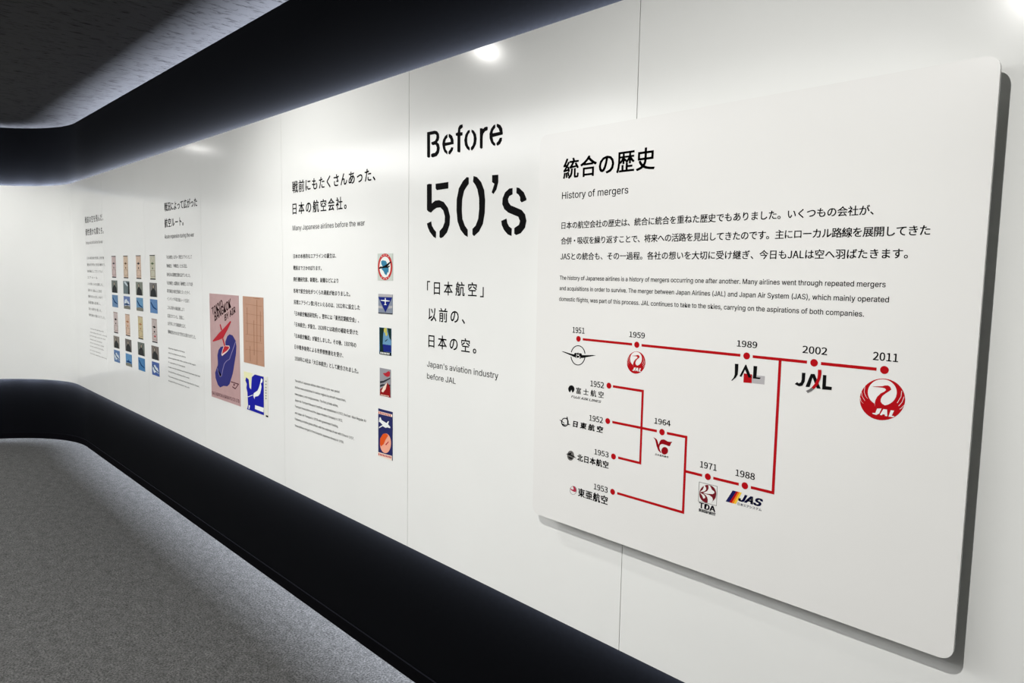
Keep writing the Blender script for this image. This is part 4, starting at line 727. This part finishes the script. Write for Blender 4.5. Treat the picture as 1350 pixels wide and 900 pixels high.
PR = 0.0012                                          # print thickness
def sheet(key, name, x0, z0, x1, z1, col, label, cat, group=None, noise=0.08, ns=25):
    org = ((x0 + x1) / 2, 0.0, z0)
    e = empty(name, org)
    tag(e, label, cat, group)
    link('paper', shape_mesh('paper', [(x0, z0), (x1, z0), (x1, z1), (x0, z1)], -PR, PR, org), mat('paper_' + (key or name) , col, 0.4, 0.35, noise, ns), e)
    if key: ROOT[key] = e; ORIGIN[key] = org
    return e, org
sheet('tokyo', 'travel_poster', -4.100, 0.898, -3.697, 1.495, srgb(184, 150, 149), 'tall pink travel poster with a red aeroplane over a blue island', 'poster')
sheet('tan', 'timetable_sheet', -3.6449, 1.1451, -3.3994, 1.4947, srgb(180, 136, 110), 'tan brown timetable sheet with fine lines, right of the pink poster', 'print')
sheet('map', 'route_map', -3.6524, 0.8927, -3.3629, 1.0977, srgb(226, 226, 214), 'small route map with deep blue sea and white islands, under the tan sheet', 'map')
sheet('e1', 'emblem_print', -2.3704, 1.5999, -2.2658, 1.7047, srgb(196, 204, 196), 'emblem print with a red ring and black aeroplane, topmost of the column of five', 'print', 'emblem prints beside the paragraph')
sheet('e2', 'emblem_print', -2.3651, 1.4709, -2.2669, 1.5467, srgb(124, 134, 150), 'grey print with a dark blue triangle and white aeroplane, second in the column of five', 'print', 'emblem prints beside the paragraph')
sheet('e3', 'poster_print', -2.3586, 1.3089, -2.2751, 1.4152, srgb(96, 146, 182), 'small seaside print with dark palms and blue sea, middle of the column of five', 'print', 'emblem prints beside the paragraph')
sheet('e4', 'poster_print', -2.3553, 1.1432, -2.2782, 1.2541, srgb(146, 146, 152), 'small red and grey print of aeroplane and sail, fourth in the column of five', 'print', 'emblem prints beside the paragraph')
sheet('e5', 'poster_print', -2.3656, 0.8947, -2.2654, 1.0885, srgb(24, 30, 92), 'tall navy print with white aeroplane over an orange globe, bottom of the column of five', 'print', 'emblem prints beside the paragraph')

# build all text and shapes
emroot = {}
def emblem_parent(k):
    return emroot.get(k)
LIFT = 0.0003
for k, name, col, pts, lay, label in SHAPES:
    P = [(a * M4, b * M4) for a, b in pts]
    if k.startswith('em_'):
        first = k not in emroot
        y = BY - 0.0004 - lay * LIFT
        me = shape_mesh(name, P, y, 0.0004, ORG)
        if first:
            # the emblem's main piece carries the others
            o = link(EMBLEMS[k][0], me, ink(col), board); o['label'] = EMBLEMS[k][1]; emroot[k] = o
        else:
            o = link(name, me, ink(col), emroot[k])
            if label: o['label'] = label
    else:
        y = (-0.0006 if k in WALLTEXT else -PR - 0.0003) - lay * LIFT
        o = link(name, shape_mesh(name, P, y, 0.0005 if k in WALLTEXT else 0.0003, ORIGIN[k]), ink(col), ROOT[k])
        if label: o['label'] = label
for k, name, body, kind, x0, x1, base, em, off, shear, col, label in TEXTS:
    if k == 'board': par, org, y = board, ORG, BY - 0.0004
    elif k.startswith('em_'): par, org, y = emroot[k], ORG, BY - 0.0004
    else: par, org, y = ROOT[k], ORIGIN[k], -0.0004
    place_text(name, body, kind, x0 * M4, x1 * M4, base * M4, em * M4, off, shear, col, y, par, org)
for k, body, (bl, br, tl), col, off in SLANTED:
    me, a, b = text_mesh(body, off)
    org = ORIGIN[k]
    O = Vector((bl[0] * M4, 0, bl[1] * M4)); X = Vector((br[0] * M4, 0, br[1] * M4)) - O; Z = Vector((tl[0] * M4, 0, tl[1] * M4)) - O
    for v in me.vertices:
        p = O + X * ((v.co.x - a) / (b - a)) + Z * (v.co.y / 0.69)
        v.co = Vector((p.x - org[0], -PR - 0.0006, p.z - org[2]))
    me.update(); link('poster_lettering', me, ink(col), ROOT[k])

# ------------------------------------------------------------------ the grid of 24 prints
ROWS = [(1.5558, 1.7200, 'doc'), (1.4408, 1.5350, 'portrait'), (1.3305, 1.4240, 'plane'),
        (1.1310, 1.2925, 'doc'), (1.0150, 1.1073, 'portrait'), (0.9058, 0.9980, 'plane')]
CX = [-5.982, -5.680, -5.380, -5.0800]
DOCCOL = [[(196, 172, 170), (206, 180, 152), (210, 182, 160), (186, 184, 162)], [(192, 176, 172), (206, 174, 150), (194, 178, 132), (186, 172, 168)]]
DOCTXT = [['pinkish grey document with dark bird badge', 'tan document with brown badge', 'peach document with dark winged badge', 'grey-green document with green badge'],
          ['pinkish document with black badge', 'peach document with faint orange badge', 'ochre document with faint badge', 'grey document with black badge and red stamp']]
EMC = [['charcoal', 'umber', 'charcoal', 'moss'], ['black', 'rust', 'rust', 'black']]
PORT = [[(78, 88, 80), (60, 86, 92), (104, 112, 96), (96, 92, 90)], [(120, 112, 100), (86, 80, 74), (84, 94, 84), (108, 96, 88)]]
PTXT = [['dark green-grey portrait photo', 'dark teal photo with pale streak', 'grey-green portrait photo', 'dark portrait of a seated figure'],
        ['brownish portrait photo of a figure', 'dark portrait with broad shoulders', 'greenish portrait photo', 'brown portrait photo with bright face']]
PLANE = [[(64, 118, 164), (70, 104, 168), (74, 138, 180), (56, 118, 176)], [(66, 112, 166), (64, 134, 186), (44, 118, 172), (52, 88, 160)]]
PLTXT = [['plain blue sky photo of a small aeroplane', 'blue and white photo of a parked aeroplane', 'photo of an aeroplane over grey ground', 'bright blue photo with a thin diagonal wing'],
         ['blue photo of an aeroplane over cloud', 'blue photo of a banking aeroplane', 'deep blue photo with a faint aeroplane', 'dark blue photo of an aeroplane over bright cloud']]
INK.update({'umber': srgb(96, 74, 52), 'moss': srgb(84, 104, 74), 'rust': srgb(168, 116, 80), 'frameline': srgb(150, 134, 124), 'dusk': srgb(52, 54, 54),
            'skin': srgb(170, 158, 142), 'cloud': srgb(196, 206, 212), 'ground': srgb(122, 122, 112), 'deepblue': srgb(34, 66, 110), 'paleblue': srgb(140, 176, 196)})
def uv(b, pts):
    x0, z0, x1, z1 = b
    return [(x0 + u * (x1 - x0), z1 - v * (z1 - z0)) for u, v in pts]
def stick(e, org, b, name, col, pts, lay=0):
    link(name, shape_mesh(name, uv(b, pts), -PR - 0.0003 - lay * LIFT, 0.0003, org), ink(col), e)
ORD = ['leftmost', 'second', 'third', 'rightmost']
ROWN = ['top row', 'second row', 'third row', 'fourth row', 'fifth row', 'bottom row']
rng = random.Random(9)
for ri, (z0, z1, kind) in enumerate(ROWS):
    h = ri // 3
    for ci, cx in enumerate(CX):
        hw = 0.0525 if kind == 'doc' else 0.0745
        x0, x1 = cx - hw, cx + hw
        if kind != 'doc': x0, x1 = x0 - 0.0, x1 + 0.0
        txts, cols, nm, cat = {'doc': (DOCTXT, DOCCOL, 'document_print', 'document'), 'portrait': (PTXT, PORT, 'portrait_photo', 'photo'),
                               'plane': (PLTXT, PLANE, 'aeroplane_photo', 'photo')}[kind]
        lab = txts[h][ci] + ', ' + ROWN[ri] + ', ' + ORD[ci] + ' column of the grid'
        MKEY = 'grid_%d_%d' % (ri, ci)
        e, org = sheet(None, nm, x0, z0, x1, z1, srgb(*cols[h][ci]), lab, cat, {'doc': 'documents in the grid', 'portrait': 'portrait photos in the grid', 'plane': 'aeroplane photos in the grid'}[kind]) if False else (None, None)
        org = (cx, 0.0, z0); e = tag(empty(nm, org), lab, cat, {'doc': 'documents in the grid', 'portrait': 'portrait photos in the grid', 'plane': 'aeroplane photos in the grid'}[kind])
        link('paper', shape_mesh('paper', [(x0, z0), (x1, z0), (x1, z1), (x0, z1)], -PR, PR, org), mat('paper_' + MKEY, srgb(*cols[h][ci]), 0.4, 0.35, 0.25, 60), e)
        b = (x0, z0, x1, z1)
        if kind == 'doc':
            c = EMC[h][ci]
            stick(e, org, b, 'edge_band', 'charcoal' if h == 0 else 'frameline', [(0, 0), (1, 0), (1, .03), (0, .03)])
            stick(e, org, b, 'edge_band', 'charcoal', [(0, .955), (1, .955), (1, 1), (0, 1)])
            stick(e, org, b, 'badge', c, [(.12, .34), (.35, .325), (.5, .29), (.65, .325), (.9, .34), (.65, .365), (.5, .40), (.35, .365)])
            stick(e, org, b, 'badge_stem', c, [(.44, .50), (.56, .50), (.60, .57), (.40, .57)])
            stick(e, org, b, 'frame_line', 'frameline', [(.1, .62), (.95, .62), (.95, .635), (.1, .635)])
            stick(e, org, b, 'frame_line', 'frameline', [(.1, .87), (.95, .87), (.95, .885), (.1, .885)])
            stick(e, org, b, 'frame_line', 'frameline', [(.1, .635), (.15, .635), (.15, .87), (.1, .87)])
            stick(e, org, b, 'frame_line', 'frameline', [(.9, .635), (.95, .635), (.95, .87), (.9, .87)])
            if (h, ci) == (1, 3): stick(e, org, b, 'red_stamp', 'posterred', [(.45, .70), (.7, .70), (.7, .77), (.45, .77)])
        elif kind == 'portrait':
            s = rng.uniform(-.06, .06)
            if (h, ci) == (0, 1):
                stick(e, org, b, 'pale_streak', 'cloud', [(.15, .05), (.35, .02), (.75, .32), (.7, .42), (.55, .35), (.2, .15)])
                stick(e, org, b, 'dark_area', 'dusk', [(.7, .1), (1, .1), (1, 1), (.75, 1), (.8, .5)])
            else:
                stick(e, org, b, 'figure', 'dusk', [(.1, 1), (.18, .6), (.36 + s, .42), (.36 + s, .2), (.5 + s, .1), (.64 + s, .2), (.64 + s, .42), (.84, .6), (.92, 1)])
                stick(e, org, b, 'face', 'skin', [(.43 + s, .2), (.5 + s, .15), (.57 + s, .2), (.57 + s, .34), (.5 + s, .42), (.43 + s, .34)], 1)
        else:
            if (h, ci) in ((0, 1), (1, 0), (1, 3)):
                stick(e, org, b, 'cloud', 'cloud', [(.1, .55), (.2, .3), (.45, .2), (.6, .35), (.8, .4), (.9, .6), (.95, .8), (.6, .7), (.3, .85)])
            if (h, ci) in ((0, 1), (0, 2), (1, 1)):
                stick(e, org, b, 'ground', 'ground', [(0, .78), (.5, .72), (1, .75), (1, 1), (0, 1)])
            wx = [(.08, .25), (.18, .22), (.5, .52), (.92, .68), (.95, .74), (.55, .66), (.4, .6)]
            if ci in (1,): wx = [(.1, .6), (.45, .55), (.5, .4), (.56, .55), (.92, .62), (.92, .68), (.55, .7), (.1, .68)]
            stick(e, org, b, 'aeroplane', 'deepblue', wx, 1)

bpy.context.view_layer.update()
